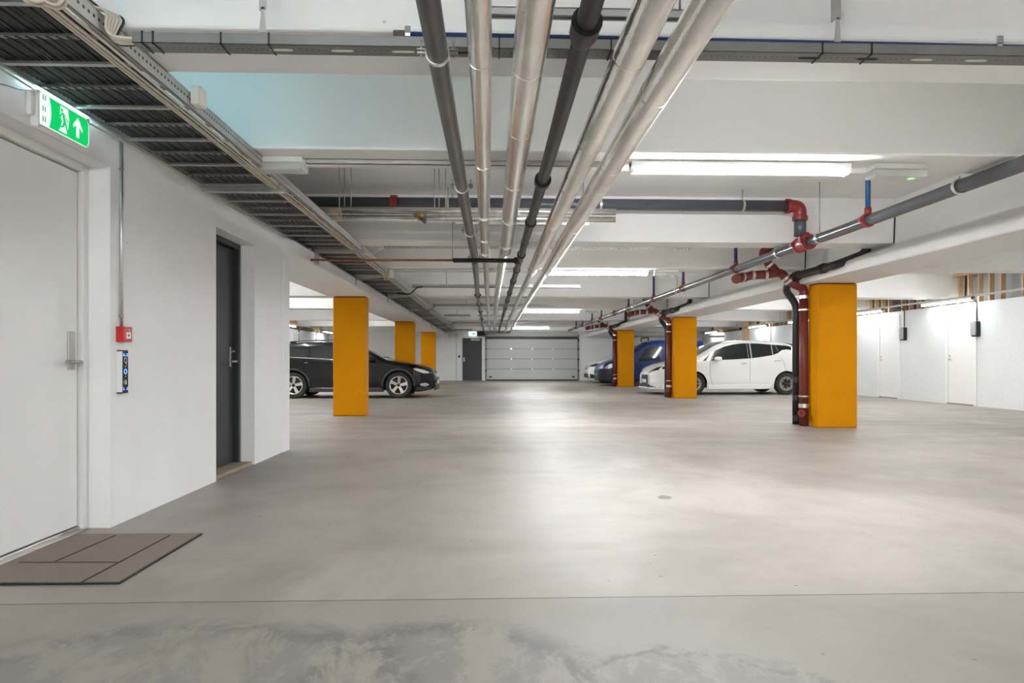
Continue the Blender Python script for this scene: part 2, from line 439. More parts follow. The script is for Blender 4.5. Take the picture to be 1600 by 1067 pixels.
def door_wall_left_dark():
    r = structroot('door_2', (XL-.2, (w2a+w2b)/2, 0))
    xf = XL-.13
    m = MB()
    for a, b, z0, z1 in ((w2a, w2a+.05, 0, HO2), (w2b-.055, w2b, 0, HO2), (w2a+.05, w2b-.055, HO2-.05, HO2)):
        m.box(xf-.1, xf, a, b, z0, z1)
    obj('door_frame', m, MDDOOR, r, bevel=.003)
    m = MB(); m.box(xf, xf+.012, w2b-.01, w2b, .02, HO2-.002); obj('frame_seal', m, MFRAME, r)
    obj('door_leaf', B1(xf-.11, xf-.05, w2a+.055, w2b-.06, .035, HO2-.06), MDDOOR, r, bevel=.003)
    obj('door_sill', B1(xf-.1, XL-.02, w2a+.01, w2b-.01, 0, .032), MWOODG, r, bevel=.004)
    py = w2b-.14
    h = obj('door_handle', B1(xf-.05, xf-.04, py-.02, py+.02, .94, 1.125), MSTEEL, r, bevel=.002)
    m = MB(); m.tube([(xf-.045, py, .99), (xf+.015, py, .99)], .010, 10); m.tube([(xf+.015, py, .99), (xf+.015, py-.12, .99)], .009, 10)
    obj('lever', m, MSTEEL, h)
    m = MB().lathe((xf-.04, py, 1.085), (1, 0, 0), [(0, .016), (.012, .016), (.014, 0)], 14); m.box(xf-.03, xf-.01, py-.02, py+.02, 1.08, 1.09)
    obj('thumb_turn', m, MCHROME, h)
door_wall_left_dark()
def storage_door(n, y0, y1, hz, seam=False):
    r = structroot('door_%d' % n, (XR-.02, (y0+y1)/2, 0))
    x = XR
    m = MB()
    for a, b, z0, z1 in ((y0, y0+.075, 0, hz), (y1-.075, y1, 0, hz), (y0+.075, y1-.075, hz-.075, hz)):
        m.box(x-.03, x-.001, a, b, z0, z1)
    obj('door_frame', m, MWHITEP, r, bevel=.004)
    obj('door_leaf', B1(x-.014, x-.001, y0+.085, y1-.085, .03, hz-.085), MLDOOR, r, bevel=.002)
    obj('door_sill', B1(x-.05, x-.001, y0+.075, y1-.075, 0, .03), MWOODG, r)
    yh = y1-.13
    h = obj('door_handle', MB().lathe((x-.014, yh, 1.02), (-1, 0, 0), [(0, .026), (.008, .026), (.01, .0)], 14), MSTEEL, r)
    m = MB(); m.tube([(x-.02, yh, 1.02), (x-.065, yh, 1.02)], .01, 8); m.tube([(x-.06, yh, 1.02), (x-.06, yh-.12, 1.02)], .009, 8); obj('lever', m, MSTEEL, h)
    m = MB().lathe((x-.014, yh, 1.10), (-1, 0, 0), [(0, .024), (.012, .022), (.014, 0)], 14); obj('lock_rose', m, MSTEEL, r)
ya, yb = P(1527, 634, X=XR).y, P(1479, 630, X=XR).y; storage_door(3, ya, yb, 2.17)
yc_, yd_ = P(1407, 620, X=XR).y, P(1373, 618, X=XR).y; storage_door(4, yc_, yd_, 2.17)
storage_door(5, 21.0, 21.95, 2.17); storage_door(6, 26.0, 26.95, 2.17)
# ---- doors of the far left wall
def storage_door_left(n, y0, y1):
    r = structroot('door_%d' % n, (XLL+.02, (y0+y1)/2, 0)); x = XLL; m = MB()
    for a, b, z0, z1 in ((y0, y0+.075, 0, 2.17), (y1-.075, y1, 0, 2.17), (y0+.075, y1-.075, 2.095, 2.17)):
        m.box(x+.001, x+.03, a, b, z0, z1)
    obj('door_frame', m, MWHITEP, r); obj('door_leaf', B1(x+.001, x+.014, y0+.085, y1-.085, .03, 2.085), MLDOOR, r)
storage_door_left(7, 26.0, 26.95); storage_door_left(8, 29.4, 30.3)

# ---- end wall: charcoal door, sectional garage door
def end_door():
    a, b = P(722.5, 594, Y=YE), P(753, 594, Y=YE); zt = P(735, 528, Y=YE).z
    r = structroot('door_9', ((a.x+b.x)/2, YE, 0)); y = YE
    m = MB()
    m.box(a.x-.05, a.x, y-.03, y-.001, 0, zt+.05); m.box(b.x, b.x+.05, y-.03, y-.001, 0, zt+.05); m.box(a.x, b.x, y-.03, y-.001, zt, zt+.05)
    obj('door_frame', m, MFRAME, r)
    obj('door_leaf', B1(a.x+.005, b.x-.005, y-.02, y-.001, .01, zt-.01), MDDOOR, r)
    h = obj('door_handle', B1(a.x+.06, a.x+.1, y-.035, y-.02, .93, 1.15), MCHROME, r)
    m = MB().tube([(a.x+.08, y-.035, .99), (a.x+.08, y-.07, .99), (a.x+.2, y-.07, .99)], .012, 8); obj('lever', m, MCHROME, h)
    m = B1(b.x-.55, b.x-.08, y-.075, y-.02, zt-.13, zt-.07); obj('door_closer', m, MSTEEL, r)
    obj('closer_arm', B1(a.x+.42, b.x-.1, y-.06, y-.02, zt-.055, zt-.03), MSTEEL, r)
end_door()
def garage_door():
    r = structroot('door_10', ((GX0+GX1)/2, YE, 0))
    z0 = .05; zs = [.05, .57, 1.07, 1.57, 2.06]; x0, x1 = GX0+.08, GX1-.08
    for i in range(4):
        m = B1(x0, x1, YE+.02, YE+.06, zs[i]+.008, zs[i+1]-.008)
        z = zs[i]+.06
        while z < zs[i+1]-.05:
            m.box(x0, x1, YE+.014, YE+.03, z, z+.028); z += .075
        p = obj('door_panel', m, MGDOOR, r)
        if i < 3:
            for fx in (.27, .5, .73):
                xx = x0+(x1-x0)*fx
                obj('hinge', B1(xx-.035, xx+.035, YE+.0, YE+.014, zs[i+1]-.04, zs[i+1]+.04), MZINC, p)
    obj('rubber_seal', B1(x0, x1, YE+.02, YE+.06, .0, .055), MRUB, r)
    obj('back_sheet', B1(GX0, GX1, YE+.065, YE+.08, 0, 2.24), MBLACK, r)
    obj('lintel_panel', B1(x0, x1, YE-.02, YE+.05, 2.14, 2.42), MGDOOR, r)
    m = MB().tube([(x0-.05, YE-.05, 2.16), (x1+.05, YE-.05, 2.16)], .028, 10); obj('spring_shaft', m, MGALVD, r)
    for s in (x0-.06, x1+.02):
        obj('guide_track', B1(s, s+.05, YE-.07, YE+.02, 0, 2.3), MGALVD, r)
        for z in (.5, 1.05, 1.55, 2.02):
            obj('roller', MB().lathe((s+.02, YE-.03, z), (0, -1, 0), [(0, .04), (.05, .04), (.05, 0)], 12), MBLACK, r)
    for s in (x0+.12, x1-.28):
        obj('lift_handle', B1(s, s+.14, YE-.01, YE+.02, .15, .22), MBLACK, r, bevel=.008)
garage_door()

# ================================================================== orange pillars
def pillar(loc, label, w_=.6, d_=.29):
    t = thing('concrete_pillar', label, 'pillar', (0, 0, 0), 'orange-yellow pillars')
    m = B1(-w_/2, w_/2, 0, d_, 0, H_S-.012); obj('shaft', m, MORANGE, t, bevel=.02)
    m = B1(-w_/2+.02, w_/2-.02, .02, d_-.02, H_S-.012, H_S-.0005); obj('bearing_pad', m, MBLACK, t)
    t.location = loc; return t
RP = [(5.13, 9.33), (5.13, 16.75), (5.09, 24.05)]
LP = [(-2.55, 11.57), (-2.57, 19.02), (-2.58, 26.1)]
for (x, y), l in zip(RP, ('orange-yellow concrete pillar nearest on the right, in front of the white hatchback tail',
                          'orange-yellow concrete pillar in front of the white hatchback bonnet, second on the right',
                          'orange-yellow concrete pillar standing before the blue van, farthest on the right')):
    pillar((x, y, 0), l)
for (x, y), l in zip(LP, ('orange-yellow concrete pillar standing in front of the black estate car',
                          'orange-yellow concrete pillar right behind the bonnet of the black car',
                          'orange-yellow concrete pillar farthest on the left, behind the black car nose')):
    pillar((x, y, 0), l, .585)

# ================================================================== fluorescent lamps
def make_lamp(n, label, group):
    t = thing('ceiling_lamp', label, 'ceiling lamp', (0, 0, 0), group)
    L = 1.6
    m = B1(-L/2, L/2, -.045, .045, -.045, 0); obj('lamp_body', m, MWHITEP, t, bevel=.006)
    m = MB(); prof = [(-.026, -.0455), (-.030, -.062), (-.018, -.078), (.018, -.078), (.030, -.062), (.026, -.0455)]
    m.prism(prof, 'yz', -L/2+.02, L/2-.02); obj('lamp_diffuser', m, {1: MTUBE, 2: MTUBEW, 3: MTUBEB, 4: MTUBEC}[n], t)
    for s in (-1, 1):
        m = B1(s*(L/2), s*(L/2-.02), -.046, .046, -.080, -.002); obj('end_cap', m, MWHITEP, t, bevel=.004)
    return t
lamp = make_lamp(1, 'lit fluorescent ceiling lamp nearest the camera, beside the outermost silver pipe', None)
lamp.location = P(1156, 243, Y=4.58) ; lamp.location.z = H_R-.002
def lamp_at(x, y, label, rz=0, z=None, group=None):
    return dup(lamp, (x, y, z if z is not None else H_R-.002), label, rz, group)
# depth from the fixture lengths: each lamp is 1.6 m long
lamp_at(P(934, 434, Y=10.08).x, 10.08, 'lit fluorescent ceiling lamp, second along the aisle')
lamp_at(P(861, 490, Y=18.0).x, 18.0, 'lit fluorescent ceiling lamp, third along the aisle')
lamp_at(P(829, 514, Y=27.2).x, 27.2, 'lit fluorescent ceiling lamp just before the garage door, farthest in the aisle')
# lamps on the rail by the storage walls
zl = 2.36
ORD = ('nearest', 'second', 'third', 'fourth', 'fifth', 'sixth', 'seventh', 'eighth')
_a = ['first', 'second', 'third', 'fourth', 'fifth', 'sixth', 'seventh', 'eighth', 'ninth', 'tenth', 'eleventh', 'twelfth', 'thirteenth', 'fourteenth', 'fifteenth', 'sixteenth', 'seventeenth', 'eighteenth', 'nineteenth', 'twentieth']
NTH = _a+['twenty-'+w_ for w_ in _a[:9]]
wl = None
def wall_lamp(x, y, label, group):
    global wl
    if wl is None:
        wl = make_lamp(2, label, group); wl.location = (x, y, zl); wl.rotation_euler = (0, 0, pi/2)
    else: dup(wl, (x, y, zl), label, pi/2, group)
for i, y in enumerate((14.15, 17.3, 21.0, 24.4, 29.6)):
    wall_lamp(XR-.27, y, 'lit fluorescent lamp on the right storage wall rail, %s in view from the camera' % ORD[i], 'lamps on the right storage wall rail')
for y in (5.2, 9.4): wall_lamp(XR-.27, y, 'lit fluorescent lamp on the right storage wall rail, outside the picture', 'lamps on the right storage wall rail')
for i, y in enumerate((24.2, 29.9)):
    wall_lamp(XLL+.4, y, 'lit fluorescent lamp on the far left storage wall rail, %s in view' % ORD[i], 'lamps on the left storage wall rail')
for y in (12.0, 18.0): wall_lamp(XLL+.4, y, 'lit fluorescent lamp on the far left storage wall rail, outside the picture', 'lamps on the left storage wall rail')
# lamps added out of view, behind the camera and above the bays, for brightness
bl = make_lamp(3, 'added lit fluorescent ceiling lamp outside the picture', 'added lamps outside the picture'); bl.location = (-.9, -.4, H_R-.002)
for x, y in ((4.6, -.4), (-.9, -3.7), (3.4, -3.7), (7.7, -3.7)): dup(bl, (x, y, H_R-.002))
br = make_lamp(4, 'added lit fluorescent lamp on the slab over the right bays, nearest of the group', 'added slab lamps over the right bays'); br.location = (7.7, 2.0, H_C-.002); br.rotation_euler = (0, 0, pi/2)  # added slab lamps, hidden by the beam, brighten the right bays
for i, (x, y) in enumerate(((6.5, 6.0), (7.9, 6.0), (6.5, 12.4), (7.9, 12.4), (7.4, 16.3), (7.7, 20.4), (7.7, 25.0))):
    dup(br, (x, y, H_C-.002), 'added lit fluorescent lamp on the slab over the right bays, %s of the group' % ORD[i+1], pi/2, 'added slab lamps over the right bays')
for i, y in enumerate((9.1, 12.4, 16.3, 20.4, 25.0)):
    dup(bl, (-5.4, y, H_C-.002), 'added lit fluorescent lamp on the slab over the left bays, %s of the row' % ORD[i], pi/2, 'added slab lamps over the left bays')  # added lamps, unseen from the camera, brighten the left bays

# emergency luminaires
def make_emerg(label, cat='emergency light'):
    t = thing('emergency_light', label, cat, (0, 0, 0))
    obj('housing', B1(-.19, .19, -.06, .06, -.04, 0), MWHITEP, t, bevel=.006)
    m, nt, b = newmat('clear_cover'); b.inputs['Base Color'].default_value = (.75, .76, .75, 1); b.inputs['Roughness'].default_value = .15
    b.inputs['Alpha'].default_value = .55
    obj('clear_cover', B1(-.20, .20, -.065, .065, -.095, -.041), m, t, bevel=.012)
    obj('battery_tube', MB().tube([(-.15, 0, -.06), (.14, 0, -.06)], .012, 10), MCHROME, t)
    obj('status_led', B1(.09, .13, -.02, .01, -.099, -.094), mat('green_led', (.3, .8, .3), .4, emit=(.35, 1, .3), estr=.10), t)
    return t
em = make_emerg('clear-covered emergency light with green indicator right of the nearest ceiling lamp')
p = P(1400, 262, Y=4.6); em.location = (p.x, 4.6, H_R-.001)
for x, y, l in ((P(1040, 433, Y=10.05).x, 10.05, 'small emergency light right of the second aisle lamp'),
                (P(925, 489, Y=18).x, 18.0, 'small emergency light right of the third aisle lamp'),
                (P(434, 245, Y=4.58).x, 4.58, 'white emergency light on the rib beside the cable ladder, left end of the long rail')):
    e_ = dup(em, (x, y, H_R-.001), l)
    if x < 0:
        e_['label'] = l
        for ch in list(e_.children):
            if ch.name.startswith('status_led'): bpy.data.objects.remove(ch)

# ================================================================== rails below the ribs and hung trays
def strut(x0, x1, y, ztop, label, rods=(), hz=.03, dy=.02):
    t = thing('channel_rail', label, 'support rail', ((x0+x1)/2, y, ztop-hz))
    m = MB()
    m.box(x0, x1, y-dy, y-dy+.004, ztop-hz, ztop); m.box(x0, x1, y+dy-.004, y+dy, ztop-hz, ztop)
    m.box(x0, x1, y-dy, y+dy, ztop-.004, ztop)
    m.box(x0, x1, y-dy+.004, y-dy+.01, ztop-hz, ztop-hz+.004); m.box(x0, x1, y+dy-.01, y+dy-.004, ztop-hz, ztop-hz+.004)
    obj('channel', m, MGALV, t)
    for rx in rods: obj('threaded_rod', MB().tube([(rx, y, ztop), (rx, y, H_C)], .005, 8), MGALVD, t)
    return t
strut(P(742, 10, Y=2.56).x, P(1090, 10, Y=2.56).x, 2.56, 2.405, 'galvanised channel rail across the pipes at the very top of the picture', (-.02, .76))
strut(P(400, 252, Y=4.60).x+.2, P(968, 252, Y=4.60).x, 4.60, H_R-.0, 'galvanised channel rail under the concrete rib between the lamp and the cable ladder')
strut(-.34, .95, 6.25, 2.352, 'galvanised channel rail behind the silver pipes, hung on rods', (-.1, .9))
strut(-2.0, .9, 10.08, H_R, 'galvanised channel rail under the rib left of the second aisle lamp')
def tray(px0, px1, py, z, label, w_=.12, hgt=.055, rods=(), ties=(), y=None, matl=None, gapless=True):
    """perforated cable tray running across the aisle"""
    if y is None: y = P((px0+px1)/2, py, Z=z).y
    x0, x1 = P(px0, py, Y=y).x, P(px1, py, Y=y).x
    t = thing('cable_tray', label, 'cable tray', ((x0+x1)/2, y, z))
    m = MB(); m.box(x0, x1, y, y+w_, z, z+.002); m.box(x0, x1, y, y+.002, z, z+hgt); m.box(x0, x1, y+w_-.002, y+w_, z, z+hgt)
    obj('tray_channel', m, matl or MTRAY, t)
    for rx in rods:
        xx = P(rx, py, Y=y).x
        obj('threaded_rod', MB().tube([(xx, y+w_/2, z), (xx, y+w_/2, H_C if y < 2.7 or True else H_R)], .006, 8), MGALVD, t)
    for tx in ties:
        xx = P(tx, py, Y=y).x; mm = MB()
        mm.box(xx-.003, xx+.003, y-.004, y+w_+.004, z-.004, z); mm.box(xx-.003, xx+.003, y-.004, y, z-.004, z+hgt+.004); mm.box(xx-.003, xx+.003, y-.004, y+w_+.004, z+hgt, z+hgt+.004)
        obj('cable_tie', mm, MBLACK, t)
    return t, x0, x1, y
MTRAY = perf_mat('perforated_tray_steel', (.34, .34, .33), 0, .024, 1, .018, .22, .004)
MTRAY2 = perf_mat('perforated_near_tray_steel', (.25, .25, .245), 0, .026, 1, .042, .12, .0035)
tr, tx0, tx1, ty = tray(206, 1640, 72, 2.300, 'galvanised cable tray crossing the whole ceiling nearest the camera', w_=.085, hgt=.043,
     ties=(222, 239, 345, 420, 780, 955, 1285, 1362), y=2.665, matl=MTRAY2)
# slots in the near tray's floor
for sx in (440, 535, 630, 722, 1264, 1355, 1440, 1525):
    xx = P(sx, 80, Y=2.71).x
    obj('tray_slot', MB().prism([(xx+.028*cos(a)+.02*(1 if cos(a) > 0 else -1), 2.71+.009*sin(a)) for a in [2*pi*k/16+.01 for k in range(16)]], 'xy', 2.2985, 2.3005), MSHADOWG if sx in (722, 1264, 1355) else MCREAM, tr)
# hangers of the near tray
for px in (410, 1309):
    xx = P(px, 40, Y=2.655).x
    t = thing('tray_hanger', 'galvanised strap hanging the near cable tray, %s' % ('left of the pipes' if px < 800 else 'right of the pipes'), 'hanger', (xx, 2.66, 2.345))
    m = B1(xx-.014, xx+.014, 2.655, 2.66, 2.44, H_C); m.box(xx-.014, xx-.011, 2.66, 2.685, 2.44, H_C); obj('strap', m, MGALV, t)
    m = MB(); m.add([(xx-.004, 2.655, 2.45), (xx+.006, 2.655, 2.45), (xx+.014, 2.655, 2.345), (xx-.014, 2.655, 2.345), (xx-.004, 2.66, 2.45), (xx+.006, 2.66, 2.45), (xx+.014, 2.66, 2.345), (xx-.014, 2.66, 2.345)],
        [(0, 1, 2, 3), (7, 6, 5, 4), (0, 4, 5, 1), (1, 5, 6, 2), (2, 6, 7, 3), (3, 7, 4, 0)]); obj('foot', m, MGALV, t)
tray(644, 907, 449, 2.345, 'grey perforated cable tray hung behind the black pipe, nearest of the side trays', rods=(697, 850))
tray(676, 866, 478, 2.37, 'grey perforated cable tray with upturned right end, second of the side trays', rods=(729,))
tray(694, 735, 494, 2.37, 'short grey cable tray right of the ladder, third of the side trays', rods=(714,))
tray(747, 800, 494, 2.37, 'short grey cable tray crossing below the silver pipes, third row')
tray(705, 833, 505, 2.37, 'grey cable tray far back before the garage door', rods=(729,))
tray(700, 738, 516, 2.31, 'short dark cable tray above the far exit sign')
# serrated bracket rail on the back edge of the rib
o = obj('toothed_strip', (lambda m: [m.box(P(600, 387, Y=8.07).x+i*.0328, P(600, 387, Y=8.07).x+i*.0328+.02, 8.055, 8.085, 2.405, 2.425) for i in range(118)] and m)(B1(P(600, 387, Y=8.07).x, P(1080, 389, Y=8.07).x, 8.055, 8.085, 2.425, H_R)), MGALVD)
tag(o, 'thin dark toothed strip along the rib edge behind the silver pipes', 'mounting strip')

# ================================================================== the pipe bundle over the aisle
def pipe_pts(lst):  # (px, py, z)
    return [P(a, b, Z=c) for a, b, c in lst]
def back_ext(pts, y=-4.5):
    d = pts[1]-pts[0]; t = (y-pts[0].y)/d.y; return [pts[0]+d*t]+pts
def foil(pts, r, label, bands, rr=None):
    t = thing('insulated_pipe', label, 'pipe', tuple(pts[1]))
    rs = rr or [r]*len(pts)
    m = MB(); m.tube(pts, rs, 20); obj('foil_jacket', m, MFOIL, t)
    mats = MFOIL
    for y in bands:
        for i in range(len(pts)-1):
            if pts[i].y <= y < pts[i+1].y:
                f = (y-pts[i].y)/(pts[i+1].y-pts[i].y); c = pts[i].lerp(pts[i+1], f); r_ = rs[i]*(1-f)+rs[i+1]*f
                obj('tape_joint', MB().ring(c, pts[i+1]-pts[i], r_-.003, r_+.0022, .012, 20), MFOIL, t)
    return t
def V(*a): return Vector(a)
# second from the left: slim silver pipe
A = [V(-.045, -4.5, 2.20), V(-.045, 3, 2.20), V(-.075, 7.25, 2.20), V(-.078, 7.5, 2.31), V(-.085, 12, 2.31), V(-.09, 20, 2.31), V(-.06, 31.68, 2.375)]
foil(A, .045, 'slim silver foil-wrapped pipe between the bare steel pipe and the thick silver pipe', (2.55, 3.9, 5.3, 6.3, 7.1, 9), [.047, .047, .047, .045, .043, .043, .043])
A = [V(.136, -4.5, 2.20), V(.150, 3, 2.20), V(.153, 7.0, 2.20), V(.15, 7.28, 2.305), V(.135, 9, 2.31), V(.105, 13, 2.315), V(.11, 20, 2.30), V(.12, 31.68, 2.375)]
foil(A, .062, 'thick silver foil-wrapped pipe left of the black drain pipe', (2.6, 3.3, 4.3, 5.4, 6.6, 8.8), [.066, .066, .064, .058, .057, .055, .055, .055])
A = [V(.545, -4.5, 2.20), V(.545, 8.5, 2.20), V(.55, 9.0, 2.22), V(.545, 12, 2.24), V(.57, 20, 2.29), V(.66, 31.68, 2.375)]
foil(A, .066, 'thick silver foil-wrapped pipe right of the black drain pipe', (2.5, 3.5, 4.4, 5.6, 6.9, 8.4), [.066, .066, .05, .046, .046, .046])
A = [V(.735, -4.5, 2.20), V(.735, 8.5, 2.20), V(.742, 9.0, 2.22), V(.745, 12, 2.24), V(.79, 20, 2.29), V(.90, 31.68, 2.375)]
foil(A, .068, 'outermost thick silver foil-wrapped pipe, beside the ceiling lamp', (2.85, 3.9, 4.35, 5.7, 7.1, 8.6), [.068, .068, .05, .046, .046, .046])
# bare steel pipe on the left with pear clamps
A = [V(-.213, -4.5, 2.25), V(-.220, 3, 2.25), V(-.205, 7.6, 2.25), V(-.26, 12, 2.25), V(-.29, 16, 2.30), V(-.36, 28, 2.37), V(-.36, 31.28, 2.38)]
t = thing('steel_pipe', 'bare dark steel pipe held by clamps, leftmost of the overhead bundle', 'pipe', (-.22, 3, 2.26))
obj('pipe_run', MB().tube(A, [.044, .044, .044, .036, .036, .036, .036], 20), MIRON, t)
for y, x, z in ((2.62, -.220, 2.25), (4.62, -.2155, 2.25), (6.25, -.2105, 2.25), (7.85, -.208, 2.25)):
    m = MB().ring((x, y, z), (0, 1, 0), .044, .050, .022, 22)
    c = obj('pipe_clamp', m, MZINC, t)
    for s in (-1, 1):
        m = MB()
        m.box(x+s*.047, x+s*.083, y-.011, y+.011, z-.004, z+.004); m.box(x+s*.047, x+s*.083, y-.011, y+.011, z+.012, z+.018)
        m.tube([(x+s*.066, y, z-.014), (x+s*.066, y, z+.055)], .004, 8); m.tube([(x+s*.066, y, z+.018), (x+s*.066, y, z+.026)], .008, 6)
        obj('clamp_bolt', m, MGALVD, c)
for y in (7.95, 12.3, 14.6, 17.2, 20.6):
    for i in range(len(A)-1):
        if A[i].y <= y < A[i+1].y:
            c = A[i].lerp(A[i+1], (y-A[i].y)/(A[i+1].y-A[i].y))
            m = MB().ring(c, (0, 1, 0), .035, .054, .05, 18); m.box(c.x-.072, c.x-.05, y-.018, y+.018, c.z-.012, c.z+.012); m.box(c.x+.05, c.x+.072, y-.018, y+.018, c.z-.012, c.z+.012)
            obj('red_coupling', m, MRBROWN, t)
# black drain pipe with sockets
A = [V(.315, -4.5, 2.2), V(.342, 3.4, 2.2), V(.338, 7.5, 2.2), V(.33, 12, 2.24), V(.335, 20, 2.3), V(.35, 31.6, 2.375)]
t = thing('drain_pipe', 'black plastic drain pipe with socket joints in the middle of the bundle', 'pipe', (.34, 3, 2.2))
obj('pipe_run', MB().tube(A, .038, 20), MDRAIN, t)
for y, x, z, k in ((2.32, .338, 2.2, 1), (4.3, .341, 2.2, 1), (5.6, .340, 2.2, .9), (6.55, .339, 2.2, .75), (7.3, .338, 2.2, .9), (8.6, .337, 2.21, .9), (9.9, .334, 2.222, .9), (11.8, .33, 2.238, .9), (13.5, .331, 2.252, .9), (15.5, .332, 2.266, .9), (18, .333, 2.285, .9), (21, .335, 2.307, .9)):
    m = MB().lathe((x, y-.06, z), (0, 1, 0), [(0, .036), (0, .053*k), (.012, .054*k), (.075, .054*k), (.11, .045*k+.002), (.14, .036)], 22)
    c = obj('socket_joint', m, MDRAIN, t)
    obj('seal_ring', MB().ring((x, y-.062, z), (0, 1, 0), .036, .056*k, .012, 22), MBLACK, c)
# tee branch, black sleeve and copper
bz = P(760, 407, Y=7.62).z
t = thing('branch_pipe', 'thin black-lagged pipe crossing below the silver pipes into the black drain', 'pipe', (.0, 7.62, bz))
obj('pipe_run', MB().tube([(P(708, 407, Y=7.62).x, 7.62, bz), (.33, 7.62, bz)], .027, 14), MDRAIN, t)
obj('tee_socket', MB().tube([(.27, 7.62, bz), (.34, 7.62, bz), ], .042, 14), MDRAIN, t)
o = obj('copper_pipe', MB().tube([(P(466, 408, Y=7.62).x, 7.62, bz-.005), (P(709, 407, Y=7.62).x, 7.62, bz)], .0145, 12), MCOPPER); tag(o, 'thin copper pipe running from the left wall end to the black-lagged pipe', 'pipe')
o = obj('hanger_rod', MB().tube([(P(707, 407, Y=7.62).x, 7.62, bz+.015), (P(707, 407, Y=7.62).x, 7.62, 2.97)], .005, 8), MGALVD); tag(o, 'thin threaded rod holding the copper pipe end', 'hanger')

# double small silver pipe across, with valve, and the dark grey pipe behind
yy = 6.45
def cross_pipe(px0, px1, py, y, r, name, label, m_):
    a, b = P(px0, py, Y=y), P(px1, py, Y=y); z = P(768, py, Y=y).z
    return [V(a.x, y, z), V(b.x, y, z)]
A = cross_pipe(535, 962, 330, yy, .03, '', '', None); zz1 = A[0].z
t = thing('insulated_pipe', 'small silver-wrapped pipe crossing behind the bundle, upper of the pair', 'pipe', tuple(A[0]))
obj('foil_jacket', MB().tube(A, .034, 16), MFOIL, t)
obj('bare_end', MB().tube([A[0]+V(-.35, 0, 0), A[0]+V(.02, 0, 0)], .030, 14), MWOODG, t)
A2 = [p+V(0, .02, -.07) for p in A]
t = thing('insulated_pipe', 'small silver-wrapped pipe crossing behind the bundle, lower of the pair', 'pipe', tuple(A2[0]))
obj('foil_jacket', MB().tube(A2, .030, 16), MFOIL, t)
obj('bare_end', MB().tube([A2[0]+V(-.35, 0, 0), A2[0]+V(.02, 0, 0)], .026, 14), MWOODG, t)
pv = P(655, 336, Y=6.37)
t = thing('valve', 'brass valve with dark lever on the crossing silver pipes', 'valve', tuple(pv))
m = MB(); m.tube([pv+V(-.045, 0, 0), pv+V(.045, 0, 0)], .024, 8); m.tube([pv+V(0, 0, 0), pv+V(0, -.03, -.05)], .018, 8); obj('valve_body', m, MBRASS, t)
obj('sealing_plate', B1(pv.x-.07, pv.x+.07, pv.y+.015, pv.y+.022, pv.z+.005, pv.z+.035), MGALVD, t)
m = MB(); m.tube([pv+V(.0, -.03, -.03), pv+V(.03, -.04, -.05), pv+V(.075, -.045, -.075)], [.012, .018, .028], 8); obj('lever', m, MOLIVE, t)
GY = 7.30
gz = P(768, 318.5, Y=GY).z
gx1 = P(1243, 320, Y=GY).x; gx0 = P(470, 316, Y=GY).x
t = thing('grey_pipe', 'dark grey pipe crossing the aisle high between ribs with a red elbow', 'pipe', (1, GY, gz))
ez = gz-.18
obj('pipe_run', MB().tube([(-2.39, GY, gz), (gx1-.07, GY, gz)], .066, 20), MPGREY, t)
xT = P(1250, 380, Y=GY).x
obj('elbow', MB().tube(fillet([(gx1-.10, GY, gz), (xT, GY, gz), (xT, GY, gz-.15)], .11, 8), [.07]*11, 18) if False else MB().tube(fillet([(gx1-.10, GY, gz), (xT, GY, gz), (xT, GY, gz-.15)], .10, 8), .071, 18), MRED, t)
for c_, ax in (((gx1-.09, GY, gz), (1, 0, 0)), ((xT, GY, gz-.14), (0, 0, 1))):
    obj('red_coupling', MB().ring(c_, ax, .06, .085, .045, 20), MRED, t)
obj('drop_pipe', MB().tube([(xT, GY, gz-.14), (xT, GY, 2.44)], .066, 18), MPGREY, t)
for px in (938, 1160, 700):
    x_ = P(px, 318, Y=GY).x
    c = obj('pipe_clamp', MB().ring((x_, GY, gz), (1, 0, 0), .066, .072, .025, 20), MZINC, t)
    obj('threaded_rod', MB().tube([(x_, GY, gz+.07), (x_, GY, H_C)], .005, 8), MGALVD, c)
x_ = P(616, 318, Y=GY).x; obj('red_coupling', MB().ring((x_, GY, gz), (1, 0, 0), .063, .09, .075, 18), MRED, t)
for px in (533, 541, 680, 687, 551, 697):
    x_ = P(px, 300, Y=6.6).x
    o = obj('hanger_rod', MB().tube([(x_, 6.52, zz1-.06), (x_, 6.52, H_C-.001)], .0055, 8), MGALV); tag(o, 'thin threaded rod of the crossing silver pipes, %s of three in the %s set' % ({533: 'left', 541: 'middle', 551: 'right', 680: 'left', 687: 'middle', 697: 'right'}[px], 'left' if px < 600 else 'right'), 'hanger', 'hanger rods of the crossing silver pipes')

# blue pipe above the near tray
t = thing('blue_pipe', 'thin dark blue pipe clipped under the nearest rib above the cable tray', 'pipe', (1, 2.755, 2.395))
x0 = P(640, 53, Y=2.755).x
obj('pipe_run', MB().tube([(x0, 2.772, 2.400), (4.4, 2.772, 2.376)], .016, 14), MBLUED, t)
obj('end_elbow', MB().tube([(x0-.07, 2.772, 2.400), (x0+.0, 2.772, 2.400)], .021, 12), MOLIVE, t)
for px in (637, 1562):
    x_ = P(px, 50, Y=2.755).x
    c = obj('pipe_clip', MB().ring((x_, 2.772, 2.4-.024*(x_-x0)/(4.4-x0)), (1, 0, 0), .016, .021, .02, 14), MZINC, t)
    obj('clip_bolt', B1(x_-.012, x_+.012, 2.748, 2.758, 2.40, 2.43), MGALVD, c)

